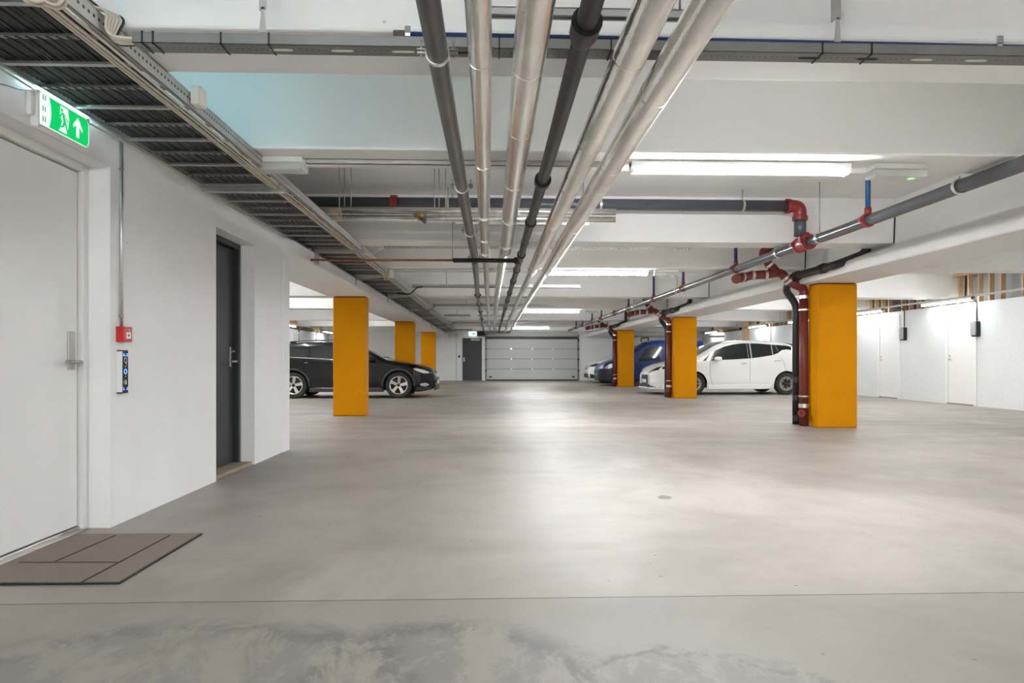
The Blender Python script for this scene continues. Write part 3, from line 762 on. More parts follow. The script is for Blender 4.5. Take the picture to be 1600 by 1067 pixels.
# ================================================================== right-hand grey pipe with red tees
PX, PZ = 3.64, 2.355
t = thing('grey_pipe', 'long glossy grey pipe running along the right of the aisle with red tees', 'pipe', (PX, 8, PZ))
def pz(y): return 2.345+.001*y
obj('pipe_run', MB().tube([(PX+.03, -3, pz(0)), (PX, 6, pz(6)), (PX-.05, 16, pz(16)), (PX-.12, 29, pz(29))], .055, 24), MGREY, t)
def px_(y): return PX+.01-.0045*y
for y in (4.85, 6.95, 7.95, 12.3, 16.0, 20, 24):
    c = obj('pipe_clamp', MB().ring((px_(y), y, pz(y)), (0, 1, 0), .055, .061, .03, 22), MZINC, t)
    m = MB().tube([(px_(y), y, pz(y)+.06), (px_(y), y, H_C if y > 8.5 or 6 < y < 7.5 else H_R)], .005, 8); obj('threaded_rod', m, MGALVD, c)
for i, y in enumerate((6.05, 9.35, 11.9, 14.05, 16.6, 18.5, 20.6, 22.5, 24.8, 26.6)):
    x, z = px_(y), pz(y)
    m = MB().ring((x, y, z), (0, 1, 0), .053, .070, .045, 20); m.box(x-.088, x-.06, y-.02, y+.02, z-.02, z+.025); m.tube([(x, y, z+.05), (x, y, z+.115)], .032, 14)
    c = obj('red_tee', m, MRED if y < 8 else MRBROWN, t)
    obj('blue_drop', MB().tube([(x, y, z+.10), (x, y, H_C)], .024, 14), MBLUE if y < 8 else MBLUED, c)
# tee of the cross pipe
x, y, z = xT, GY, pz(GY)
m = MB().ring((px_(y), y, z), (0, 1, 0), .053, .078, .22, 22); m.ring((px_(y), y-.11, z), (0, 1, 0), .053, .09, .04, 22); m.ring((px_(y), y+.11, z), (0, 1, 0), .053, .09, .04, 22)
m.tube([(px_(y), y, z+.02), (px_(y), y, z+.12)], .06, 16)
for s in (-.11, .11): m.box(px_(y)-.11, px_(y)-.08, y+s-.02, y+s+.02, z-.02, z+.03); m.box(px_(y)+.08, px_(y)+.11, y+s-.02, y+s+.02, z-.02, z+.03)
obj('red_tee', m, MRED, t)

# ================================================================== drains on the right pillars
def pillar_drains(ix, dx, dy, lab):
    base = V(dx, dy, 0)
    t = thing('red_drain_pipe', 'red-brown iron drain pipe with steel bands on the %s' % lab, 'drain pipe', (4.775+dx, 9.62+dy, 0), 'red-brown drain pipes on pillars')
    r = .066; x, y = 4.765, 9.62
    def Q(px, py, Y_=9.55): return P(px, py, Y=Y_)+base
    obj('riser', MB().tube([(x+dx, y+dy, 0), (x+dx, y+dy, 1.98)], r, 20), MRBROWN, t)
    pts = [V(x+dx, y+dy, 1.96), V(x+dx, y+dy, 2.10), Q(1238, 443), Q(1219, 425), Q(1205, 428), Q(1175, 430), Q(1158, 434)]
    obj('swept_bend', MB().tube(fillet(pts, .10, 6), r, 18), MRBROWN, t)
    pts = [Q(1215, 427), Q(1200, 410, 9.5), Q(1190, 396, 9.45), Q(1204, 385, 9.45)]
    obj('wye_branch', MB().tube(fillet(pts, .1, 5), r, 18), MRBROWN, t)
    e = Q(1152, 435); e2 = e+V(-.05, -.09, -.02)
    obj('end_hood', MB().tube([Q(1165, 433), e, e2], r+.006, 16), MRBROWN, t)
    def band(p, ax, w_=.04): obj('steel_band', MB().ring(p, ax, r, r+.012, w_, 20), MZINC, t)
    for z in (1.965, 1.77, .455): band(V(x+dx, y+dy, z), (0, 0, 1), .022 if z < 1.9 else .05)
    band(V(x+dx, y+dy, .31), (0, 0, 1), .06)
    band(Q(1227, 434), Q(1238, 443)-Q(1219, 425)); band(Q(1232, 438.5), Q(1238, 443)-Q(1219, 425))
    for a in (1176, 1196): band(Q(a, 430), (1, 0, 0))
    band(Q(1202, 414, 9.5), Q(1215, 427)-Q(1200, 410), .035); band(Q(1160, 433), (1, .3, 0), .03)
    m = MB().tube([(x+dx-.02, y+dy-.02, .2), (x+dx-.085, y+dy-.10, .2)], .05, 16); h = obj('cleaning_port', m, MRBROWN, t)
    obj('port_rim', MB().ring((x+dx-.085, y+dy-.10, .2), (.65, .8, 0), .03, .056, .03, 18), MRED, h)
    m = B1(x+dx+.045, x+dx+.075, y+dy-.07, y+dy-.04, 0, .07); obj('base_bracket', m, MZINC, t)
    # black pipe
    t2 = thing('black_drain_pipe', 'black drain pipe bending along the beam by the %s' % lab, 'drain pipe', (4.77+dx, 9.86+dy, 0), 'black drain pipes on pillars')
    zz = 2.37
    pts = [V(4.77+dx, 9.86+dy, 0), V(4.77+dx, 9.86+dy, 1.93), V(4.57+dx, 9.86+dy, 2.13), V(4.57+dx, 9.86+dy, zz), V(4.60+dx, 9.55+dy, zz+.0), V(4.83+dx, 8.20+dy, zz+.02), V(4.83+dx, 8.12+dy, 2.9)]
    zz = 2.272
    pts = [V(4.77+dx, 9.88+dy, 0), V(4.77+dx, 9.88+dy, 1.88), V(4.588+dx, 9.86+dy, 2.10), V(4.588+dx, 9.66+dy, zz), V(4.588+dx, 8.38+dy, zz), V(4.86+dx, 8.14+dy, 2.39), V(4.86+dx, 8.14+dy, 2.9)]
    obj('pipe_run', MB().tube(fillet(pts, .09, 6), .056, 18), MDRAIN, t2)
    for p_, ax in ((V(4.77+dx, 9.86+dy, .10), (0, 0, 1)), (V(4.77+dx, 9.86+dy, .42), (0, 0, 1)), (V(4.77+dx, 9.86+dy, .7), (0, 0, 1)), (V(4.77+dx, 9.86+dy, 1.72), (0, 0, 1))):
        obj('socket_joint', MB().ring(p_, ax, .05, .062, .09, 18), MDRAIN, t2)
    for f in (.12, .72):
        p_ = V(4.588+dx, 9.62+dy, zz).lerp(V(4.588+dx, 8.38+dy, zz), f); obj('socket_joint', MB().ring(p_, (0, -1, 0), .055, .070, .10, 18), MDRAIN, t2)
pillar_drains(0, 0, 0, 'nearest right pillar')
pillar_drains(1, 0, 7.42, 'pillar before the white hatchback bonnet')
pillar_drains(2, -.04, 14.72, 'pillar before the blue van')

# ================================================================== cable ladders along the left wall
LZ = 2.35; LX0, LX1 = XL+.035, -1.60
MRAIL = perf_mat('perforated_ladder_rail', (.50, .495, .47), 1, .033, 2, .038, .22, .0065)
def ladder(y0, y1, step, label, ties):
    t = thing('cable_ladder', label, 'cable ladder', ((LX0+LX1)/2, y0, LZ))
    for x, s in ((LX0, 1), (LX1, -1)):
        m = B1(x, x+s*.003, y0, y1, LZ-.005, LZ+.075); m.box(x, x+s*.018, y0, y1, LZ-.005, LZ-.002); m.box(x, x+s*.018, y0, y1, LZ+.072, LZ+.075)
        obj('side_rail', m, MRAIL, t)
    y = y0+.12; i = 0
    while y < y1-.05:
        m = B1(LX0+.004, LX1-.004, y-.011, y+.011, LZ-.002, LZ+.012); m.box(LX0+.004, LX1-.004, y-.015, y-.011, LZ-.001, LZ+.004)
        r = obj('rung', m, MGALV if i % 2 else MGALVD, t)
        if i % 2 == 0 and y < ties:
            mm = MB(); x = LX0+.05
            while x < LX1-.06:
                mm.add([(x, y-.014, LZ-.006), (x+.006, y-.014, LZ-.006), (x+.018, y+.015, LZ-.006), (x+.012, y+.015, LZ-.006),
                        (x, y-.014, LZ-.002), (x+.006, y-.014, LZ-.002), (x+.018, y+.015, LZ-.002), (x+.012, y+.015, LZ-.002)],
                       [(0, 3, 2, 1), (4, 5, 6, 7), (0, 1, 5, 4), (1, 2, 6, 5), (2, 3, 7, 6), (3, 0, 4, 7)])
                x += .042
            obj('cable_ties', mm, MBLACK, r)
        y += step; i += 1
ladder(.6, 7.90, .252, 'near galvanised cable ladder full of black cables along the left wall', 7)
ladder(8.03, 30.4, .30, 'far galvanised cable ladder continuing over the left pillars to the end wall', 13)
x = LX0+.03; k = 0
while x < LX1-.085:
    z = LZ+.026+(.004 if k % 3 == 0 else 0)
    pts = [(x+random.uniform(-.003, .003), y, z+random.uniform(0, .002)) for y in (.3, 3, 6, 9, 13, 18, 24, 30)]
    o = obj('power_cable', MB().tube(pts, .0098, 8), MCABLE); tag(o, 'black power cable lying lengthwise in the cable ladders, %s from the wall' % NTH[k], 'cable', 'black cables in the ladders')
    x += .0205; k += 1
for k in range(6):
    xx = LX1-.012-.013*k if k < 4 else LX1+.012
    zc = LZ-.012 if k in (1, 3) else LZ+.024
    if k >= 4: xx = LX1-.078-.018*(k-4); zc = LZ-.014
    pts = []
    y = .5
    while y < 30:
        pts.append((xx+random.uniform(-.0035, .0035), y, zc+random.uniform(-.003, .002) - (.004 if k in (1, 3) else 0))); y += .45 if y < 8 else 1.6
    o = obj('beige_cable', MB().tube(pts, .0062, 8), MBEIGE); tag(o, 'beige cable tied along the aisle-side ladder rail, %s of the bundle from the rail' % NTH[(0, 1, 2, 3, 4, 5)[k]], 'cable', 'beige cables on the ladder rail')
# beige cable along the wall edge of the ladder
pts = []; y = .8
while y < 7.9: pts.append((LX0-.012, y, LZ-.012+.012*sin(y*3.1)+random.uniform(-.003, .003))); y += .3
o = obj('edge_cable', MB().tube(pts, .006, 8), MBEIGE); tag(o, 'wavy beige cable along the wall-side edge of the near cable ladder', 'cable')
# loops of cable leaving to the near tray
for k in range(6):
    a = V(LX1-.03+.004*k, 2.62+.02*k, LZ+.07+.006*k)
    pts = [a+V(0, -.35, -.02), a, a+V(.06, .05, .02-.003*k), V(tx0-.12, 2.68+.01*k, 2.335-.004*k), V(tx0+.05, 2.68+.011*k, 2.318+.002*k), V(tx0+.6, 2.68+.011*k, 2.311)]
    o = obj('branch_cable', MB().tube(fillet(pts, .06, 5), .0055, 8), MBEIGE if k != 5 else MCABLE)
    tag(o, 'beige cable curving from the ladder rail into the near tray, %s from the camera' % NTH[k] if k != 5 else 'black cable lying on the beige cables that curve into the near tray', 'cable', 'beige cables entering the near tray' if k != 5 else None)
def coil(c, r, n, label, tilt=.5):
    pts = []
    for i in range(n*20+1):
        a = 2*pi*i/20; pts.append(V(c[0]+.012*sin(a*.37)+r*cos(a)*.55, c[1]+r*1.25*cos(a)*tilt+.012*i/20, c[2]+r*sin(a)))
    o = obj('cable_coil', MB().tube(pts, .0065, 8), MBEIGE); tag(o, label, 'cable')
c0 = P(88, 6, X=LX1-.02); coil((LX1-.03, c0.y-.04, LZ+.005), .045, 3, 'beige cable coil hanging from the ladder rail at the top left corner')
c0 = P(60, 0, X=LX1-.06); coil((LX1-.07, c0.y-.04, LZ+.0), .05, 3, 'larger beige cable coil beside the one on the ladder rail, top left')
pts = [P(30, 0, Z=LZ-.02), P(62, 22, Z=LZ-.03), P(85, 34, Z=LZ-.02), P(112, 55, Z=LZ-.02), P(150, 80, Z=LZ-.016)]
# loose cables between ladder and side trays
def loose(pix, z, r, m_, label):
    pts = [P(a, b, Z=zz) for (a, b), zz in zip(pix, z)]
    o = obj('loose_cable', MB().tube(fillet(pts, .3, 5), r, 8), m_); tag(o, label, 'cable')
loose([(565, 396), (580, 399), (592, 390), (600, 387)], [2.33, 2.32, 2.38, 2.42], .008, MBEIGE, 'pale cable swinging from the ladder up to the toothed strip')
loose([(620, 458), (640, 460), (652, 449), (660, 448)], [2.31, 2.29, 2.31, 2.33], .014, MBLACK, 'black cable bundle sagging from the ladder to the nearest side tray')
loose([(655, 484), (672, 485), (682, 476), (690, 477)], [2.31, 2.29, 2.31, 2.33], .014, MGALVD, 'grey cable from the ladder to the second side tray')
loose([(690, 505), (706, 508), (712, 503), (718, 503)], [2.31, 2.29, 2.31, 2.33], .016, MGALVD, 'grey cable from the ladder to the farthest side tray')
# junction box on the rail
t = thing('junction_box', 'small cream junction box on the near cable ladder rail', 'junction box', (LX1+.03, P(310, 172, X=LX1).y, LZ))
yj = P(309, 175, X=LX1+.03).y
obj('box_body', B1(LX1+.004, LX1+.05, yj-.03, yj+.05, LZ+.01, LZ+.11), MCREAM, t, bevel=.004)
obj('box_lid', B1(LX1+.05, LX1+.056, yj-.028, yj+.048, LZ+.013, LZ+.107), MCREAM, t, bevel=.002)
t = thing('junction_box', 'small cream junction box on the far ladder rail beside a cable loop', 'junction box', (LX1+.03, 10.1, LZ))
obj('box_body', B1(LX1+.004, LX1+.06, 10.05, 10.15, LZ-.06, LZ+.06), MCREAM, t, bevel=.004)
coil((LX1-.02, 9.9, LZ-.06), .05, 2, 'pale cable loop below the far ladder junction box')
# cantilever brackets of the ladder
def bracket(y, label):
    t = thing('ladder_bracket', label, 'bracket', (-2.13, y, LZ-.08), 'ladder brackets on the left beam')
    m = MB(); x0, x1 = -2.13, LX1+.02
    m.add([(x0, y, LZ-.085), (x1, y, LZ-.035), (x1, y, LZ-.008), (x0, y, LZ-.008), (x0, y+.035, LZ-.085), (x1, y+.035, LZ-.035), (x1, y+.035, LZ-.008), (x0, y+.035, LZ-.008)],
          [(0, 1, 2, 3), (7, 6, 5, 4), (0, 4, 5, 1), (1, 5, 6, 2), (2, 6, 7, 3), (3, 7, 4, 0)])
    obj('arm', m, MGALV, t); obj('wall_plate', B1(-2.129, -2.12, y-.015, y+.05, LZ-.16, LZ-.005), MGALV, t)
for i, y in enumerate((10.1, 13.2, 16.7, 19.8, 22.6, 25.6, 29.0)): bracket(y, 'galvanised bracket carrying the far cable ladder, %s of the row from the camera' % ORD[i])
t = thing('ladder_bracket', 'galvanised channel bracket under the joint of the two cable ladders', 'bracket', (-2.1, 7.8, LZ-.1))
obj('arm', B1(-2.15, LX1+.05, 7.80, 7.84, LZ-.05, LZ-.008), MGALV, t)
obj('wall_channel', B1(-2.40, -2.14, 7.50, 7.58, LZ-.20, LZ-.135), MGALV, t) if False else None
t2 = B1(-2.128, -2.10, 7.76, 7.88, LZ-.185, LZ-.055); obj('end_plate', t2, MGALV, t)
# one bright channel under the near ladder
o = obj('support_channel', B1(LX0, LX1-.01, 5.02, 5.06, LZ-.045, LZ-.006), MZINC); tag(o, 'bright zinc channel under the near cable ladder', 'bracket')

# ================================================================== left wall fittings
# exit sign
s0, s1 = P(62, 180, X=XL+.045).y, P(140, 190, X=XL+.045).y
zb, zt = 2.165, 2.335
t = thing('exit_sign', 'lit green exit sign with running figure and up arrow above the white door', 'exit sign', (XL, s0, zb))
obj('housing', B1(XL+.001, XL+.045, s0-.01, s1+.01, zb-.01, zt+.005), MWHITEP, t, bevel=.01)
obj('mount_box', B1(XL+.001, XL+.03, s0-.035, s0-.011, zb+.04, zt-.01), MWHITEP, t, bevel=.004)
xs = XL+.0452
W_ = s1-s0; Hh = zt-zb
def sg(pts, x, m_, name, par, th=.0008):
    obj(name, MB().prism([(s0+u*W_, zb+v*Hh) for u, v in pts], 'yz', x, x+th), m_, par)
sg([(.0, .03), (.92, .03), (.985, .2), (.985, .8), (.92, .97), (0, .97)], xs, MSIGNW, 'face', t)
gp = [(.17, .06), (.93, .06), (.965, .22), (.965, .78), (.93, .94), (.17, .94), (.20, .72), (.21, .5), (.20, .28)]
sg(gp, xs+.001, MGRN, 'green_field', t)
def curve_quad(a, b, w_): return [(a[0]-w_, a[1]), (a[0]+w_, a[1]), (b[0]+w_, b[1]), (b[0]-w_, b[1])]
sg([(.35, .12), (.50, .12), (.53, .3), (.55, .6), (.53, .9), (.38, .9), (.37, .62), (.41, .45), (.39, .3)], xs+.002, MSIGNW, 'doorway_symbol', t)
m = MB()
def poly(pts): m.prism([(s0+u*W_, zb+v*Hh) for u, v in pts], 'yz', xs+.003, xs+.0037)
poly([(.405+.022*cos(a), .78+.05*sin(a)) for a in [2*pi*k/12 for k in range(12)]])
poly([(.40, .72), (.45, .70), (.485, .45), (.44, .42)])
poly([(.40, .70), (.42, .70), (.37, .52), (.31, .50), (.31, .55), (.35, .57)])
poly([(.45, .70), (.47, .66), (.53, .52), (.51, .48)])
poly([(.44, .46), (.485, .46), (.52, .25), (.56, .14), (.53, .12), (.49, .24)])
poly([(.44, .46), (.47, .44), (.44, .28), (.36, .22), (.36, .27), (.41, .31)])
obj('running_figure', m, MGRN, t)
sg([(.70, .2), (.76, .2), (.765, .55), (.83, .42), (.83, .52), (.735, .84), (.64, .56), (.64, .46), (.70, .56)], xs+.002, MSIGNW, 'arrow_symbol', t)
m = MB()
for v0_, v1_ in ((.78, .92), (.45, .6), (.14, .3)):
    for u in (.05, .09): m.prism([(s0+u*W_, zb+v0_*Hh), (s0+(u+.012)*W_, zb+v0_*Hh), (s0+(u+.012)*W_, zb+v1_*Hh), (s0+u*W_, zb+v1_*Hh)], 'yz', xs+.001, xs+.0015)
obj('small_print', m, MGREY, t)
obj('light_strip', B1(XL+.008, XL+.038, s0+.01, s1-.01, zt+.0055, zt+.0095), MCYAN, t)
obj('added_glow_panel', B1(XL+.004, XL+.02, s0+.02, s1-.02, zt+.012, zt+.18), MCYAN, t)  # glowing panel added behind the ladder to throw cyan light on the ceiling
dup(t, (XL, s0-2.0, zb), 'added lit green exit sign farther back on the left wall, outside the picture')  # sign copy added out of view for the cyan glow on the rib
# thin wire left of the sign
o = obj('sign_wire', MB().tube([P(-20, 126, X=XL+.006), P(12, 134, X=XL+.006), P(30, 140, X=XL+.006), P(58, 142, X=XL+.006)], .002, 6), MBLACK); tag(o, 'thin black wire on the wall running to the green exit sign', 'wire')
# conduit
yc0 = P(190, 400, X=XL+.014).y
t = thing('conduit', 'thin steel conduit rising from the red call point on the left wall', 'conduit', (XL+.012, yc0, 1.2))
obj('conduit_run', MB().tube([(XL+.013, yc0, 1.205), (XL+.013, yc0, 2.345)], .0095, 12), MZINC, t)
for z in (1.27, 2.17):
    c = obj('saddle_clip', MB().ring((XL+.013, yc0, z), (0, 0, 1), .0095, .0125, .014, 14), MGALVD, t)
# call point
y0c = P(181, 520, X=XL).y; y1c = y0c+.088
t = thing('call_point', 'red manual fire call point on the left wall below the conduit', 'call point', (XL, y0c, 1.113))
obj('housing', B1(XL, XL+.05, y0c, y1c, 1.113, 1.206), MREDP, t, bevel=.003)
obj('press_plate', B1(XL+.05, XL+.0515, y0c+.022, y1c-.018, 1.133, 1.172), MWHITEP, t)
m = MB().tube([(XL+.05, y0c+.045, 1.153), (XL+.053, y0c+.045, 1.153)], .008, 12); obj('press_mark', m, MGREY, t)
m = MB(); m.prism([(y0c+.05, 1.178), (y0c+.06, 1.178), (y0c+.055, 1.198)], 'yz', XL+.05, XL+.0512); obj('flame_mark', m, MICON, t)
# reader
y0r = P(182.5, 580, X=XL).y; y1r = y0r+.058
t = thing('access_reader', 'slim black and white access reader with blue symbols under the red call point', 'card reader', (XL, y0r, .80))
obj('housing', B1(XL, XL+.033, y0r, y1r, .806, 1.056), MWHITEP, t, bevel=.002)
obj('end_cap', B1(XL, XL+.035, y0r-.001, y1r+.001, 1.056, 1.063), MBLACK, t); obj('end_cap', B1(XL, XL+.035, y0r-.001, y1r+.001, .799, .806), MBLACK, t)
f = obj('touch_face', B1(XL+.033, XL+.0355, y0r+.001, y1r-.001, .806, 1.056), MPANELD, t)
yc = (y0r+y1r)/2; xx = XL+.0355
m = MB().ring((xx+.0006, yc, .932), (1, 0, 0), .010, .0165, .0012, 20)
for s in (-1, 1):
    for zc, d in ((1.043, -1), (.819, 1)):
        m.box(xx, xx+.001, yc+s*.02-.003, yc+s*.02+.003, zc, zc+d*.018); m.box(xx, xx+.001, yc+s*.02, yc+s*.009, zc, zc+d*.005)
m.box(xx, xx+.001, yc-.016, yc+.016, 1.026, 1.031)
obj('blue_symbols', m, MLEDB, t)
m = MB()
for z0_, z1_ in ((1.016, 1.0125),): m.box(xx, xx+.001, yc-.012, yc+.014, z0_, z1_)
m.box(xx, xx+.001, yc+.011, yc+.014, .985, 1.014); m.box(xx, xx+.001, yc-.012, yc-.009, .995, 1.014)
m.prism([(yc-.008, .99), (yc+.012, .973), (yc+.012, .977), (yc-.006, .995)], 'yz', xx, xx+.001)
m.prism([(yc-.005, .966), (yc+.005, .966), (yc, .958)], 'yz', xx, xx+.001); m.prism([(yc-.005, .9), (yc+.005, .9), (yc, .908)], 'yz', xx, xx+.001)
for k in range(3): m.ring((xx+.0006, yc-.002, .868), (1, 0, 0), .004+.005*k, .0055+.005*k, .001, 16)
m.prism([(yc, .855), (yc+.010, .852), (yc+.010, .864), (yc+.004, .872)], 'yz', xx, xx+.001)
obj('pale_symbols', m, MICON, t)
# door mat
t = thing('door_mat', 'brown-grey carpet door mat with dark lines in front of the white door', 'door mat', (-2.0, 3.3, 0))
mx0, mx1, my0, my1 = -2.37, P(188, 913, Z=0).x+.0, P(188, 913, Z=0).y, P(318, 835, Z=0).y
obj('rubber_edge', B1(mx0, mx1, my0, my1, .0, .007), MRUB, t, bevel=.003)
obj('carpet_top', B1(mx0+.004, mx1-.012, my0+.012, my1-.006, .007, .011), MMATT, t)
def stripe(a, b, w_=.006):
    a = P(*a, Z=.011); b = P(*b, Z=.011); d = (b-a).normalized(); n = V(-d.y, d.x, 0)*w_
    m = MB().prism([(a+n).xy[:], (a-n).xy[:], (b-n).xy[:], (b+n).xy[:]], 'xy', .0105, .0122); obj('dark_line', m, MRUB, t)
stripe((127, 910), (266, 836)); stripe((87, 877), (181, 836)); stripe((30, 878.5), (184, 878.5)); stripe((2, 911), (186, 911), .004)
# floor drain
p = P(1039, 777, Z=0); t = thing('floor_drain', 'small round floor drain grate in the concrete', 'floor drain', tuple(p))
obj('rim', MB().ring((p.x, p.y, .002), (0, 0, 1), .042, .05, .004, 24), MGALVD, t)
m = MB()
for k in range(-3, 4): m.box(p.x+k*.012-.003, p.x+k*.012+.003, p.y-sqrt(max(0, .042**2-(k*.012)**2)), p.y+sqrt(max(0, .042**2-(k*.012)**2)), 0, .004)
obj('grate', m, MGALV, t); obj('sump', MB().lathe((p.x, p.y, .0012), (0, 0, 1), [(0, .042), (0, 0)], 20), MBLACK, t)

# ================================================================== storage walls: rail, chargers
o = obj('lighting_rail', B1(XR-.31, XR-.23, 4, 31.2, zl+.003, zl+.04), MGALV); tag(o, 'grey lighting rail running along the right storage wall above the lamps', 'rail')
o = obj('lighting_rail', B1(XLL+.36, XLL+.44, 8, 31.2, zl+.003, zl+.04), MGALV); tag(o, 'grey lighting rail running along the far left storage wall', 'rail')
for i, y in enumerate((9, 11.3, 13.2, 16.2, 19.4, 22.5, 26.5, 30)):
    o = obj('hanger_rod', MB().tube([(XR-.27, y, zl+.04), (XR-.27, y, H_C)], .006, 6), MGALVD); tag(o, 'thin rod hanging the lighting rail of the right storage wall, %s from the camera' % NTH[i], 'hanger', 'rods of the right lighting rail')
def charger(y, z, label):
    t = thing('wall_charger', label, 'car charger', (XR, y, z))
    obj('housing', B1(XR-.10, XR-.001, y-.08, y+.08, z, z+.33), MBLACK, t, bevel=.02)
    obj('grey_face', B1(XR-.125, XR-.095, y-.075, y+.075, z+.03, z+.32), mat('charger_grey', (.35, .36, .37), .5), t, bevel=.02)
    m = MB().tube(fillet([(XR-.04, y-.02, z+.32), (XR-.04, y-.02, 2.30), (XR-.2, y+.02, 2.36)], .1, 5), .013, 8); obj('supply_cable', m, MBLACK, t)
charger(P(1524, 516, X=XR-.06).y, P(1524, 526, X=XR-.06).z, 'grey-faced black car charger on the right wall, right of the nearer storage door')
charger(P(1411, 523, X=XR-.06).y, P(1411, 532, X=XR-.06).z, 'grey-faced black car charger beside the farther storage door')
for y, l in ((P(1205, 530, X=XR).y, 'black supply cable dropping down the right wall above the white hatchback'),):
    o = obj('supply_cable', MB().tube([(XR-.02, y, 1.3), (XR-.02, y, 2.32)], .014, 8), MGALVD); tag(o, l, 'cable')
for px, l in ((467.5, 'black cable dropping down the far left wall behind the black car roof aerial'), (494.5, 'thin grey cable on the far left wall above the black car'), (513, 'thin cable on the far left wall next to the nearest left pillar')):
    y = P(px, 530, X=XLL+.03).y
    o = obj('supply_cable', MB().tube([(XLL+.019, y, 1.0), (XLL+.019, y, 2.25), (XLL+.3, y, 2.35)], .02, 8), MBLACK if px < 480 else MGALVD); tag(o, l, 'cable')
pp = P(1161, 530, X=XR).y, P(1171, 530, X=XR).y
o = obj('wood_post', B1(XR-.05, XR-.002, pp[1], pp[0], 0, 2.9), MWOOD); tag(o, 'bare pine post against the right storage wall above the white hatchback', 'post')

# end wall fittings
p = P(739, 521, Y=YE-.25)
t = thing('exit_sign', 'lit white exit sign above the charcoal door on the end wall', 'exit sign', (p.x, YE-.25, p.z-.08))
obj('sign_panel', B1(p.x-.2, p.x+.2, YE-.27, YE-.24, p.z-.1, p.z+.08), mat('far_sign_lit', (.8, .9, .85), .4, emit=(.75, 1, .9), estr=.2), t)
obj('arrow_symbol', B1(p.x-.03, p.x+.1, YE-.273, YE-.27, p.z-.06, p.z+.03), MGRN, t); obj('sign_mount', B1(p.x-.02, p.x+.02, YE-.25, YE-.001, p.z+.02, p.z+.06), MWHITEP, t)
p = P(750, 521.5, Y=YE-.3)
o = obj('door_motor', B1(p.x-.16, p.x+.22, YE-.35, YE-.03, p.z-.10, p.z+.12), mat('navy_motor', (.015, .02, .05), .4), None, bevel=.02); tag(o, 'dark blue garage door motor beside the lit white exit sign', 'motor')
p = P(717.5, 557, Y=YE); o = obj('wall_switch', B1(p.x-.05, p.x+.05, YE-.04, YE-.001, p.z-.06, p.z+.06), MGREY, None, bevel=.01); tag(o, 'small grey switch on the end wall left of the charcoal door', 'switch')
p = P(704.5, 528, Y=YE); o = obj('round_sounder', MB().lathe((p.x, YE-.001, p.z), (0, -1, 0), [(0, .05), (.04, .045), (.05, 0)], 16), MWHITEP); tag(o, 'small round white sounder on the end wall left of the charcoal door', 'sounder')
p = P(713, 560, Y=YE); struct('trim_1', B1(p.x-.008, p.x+.008, YE-.004, YE-.0, .0, 2.35), MGREY)

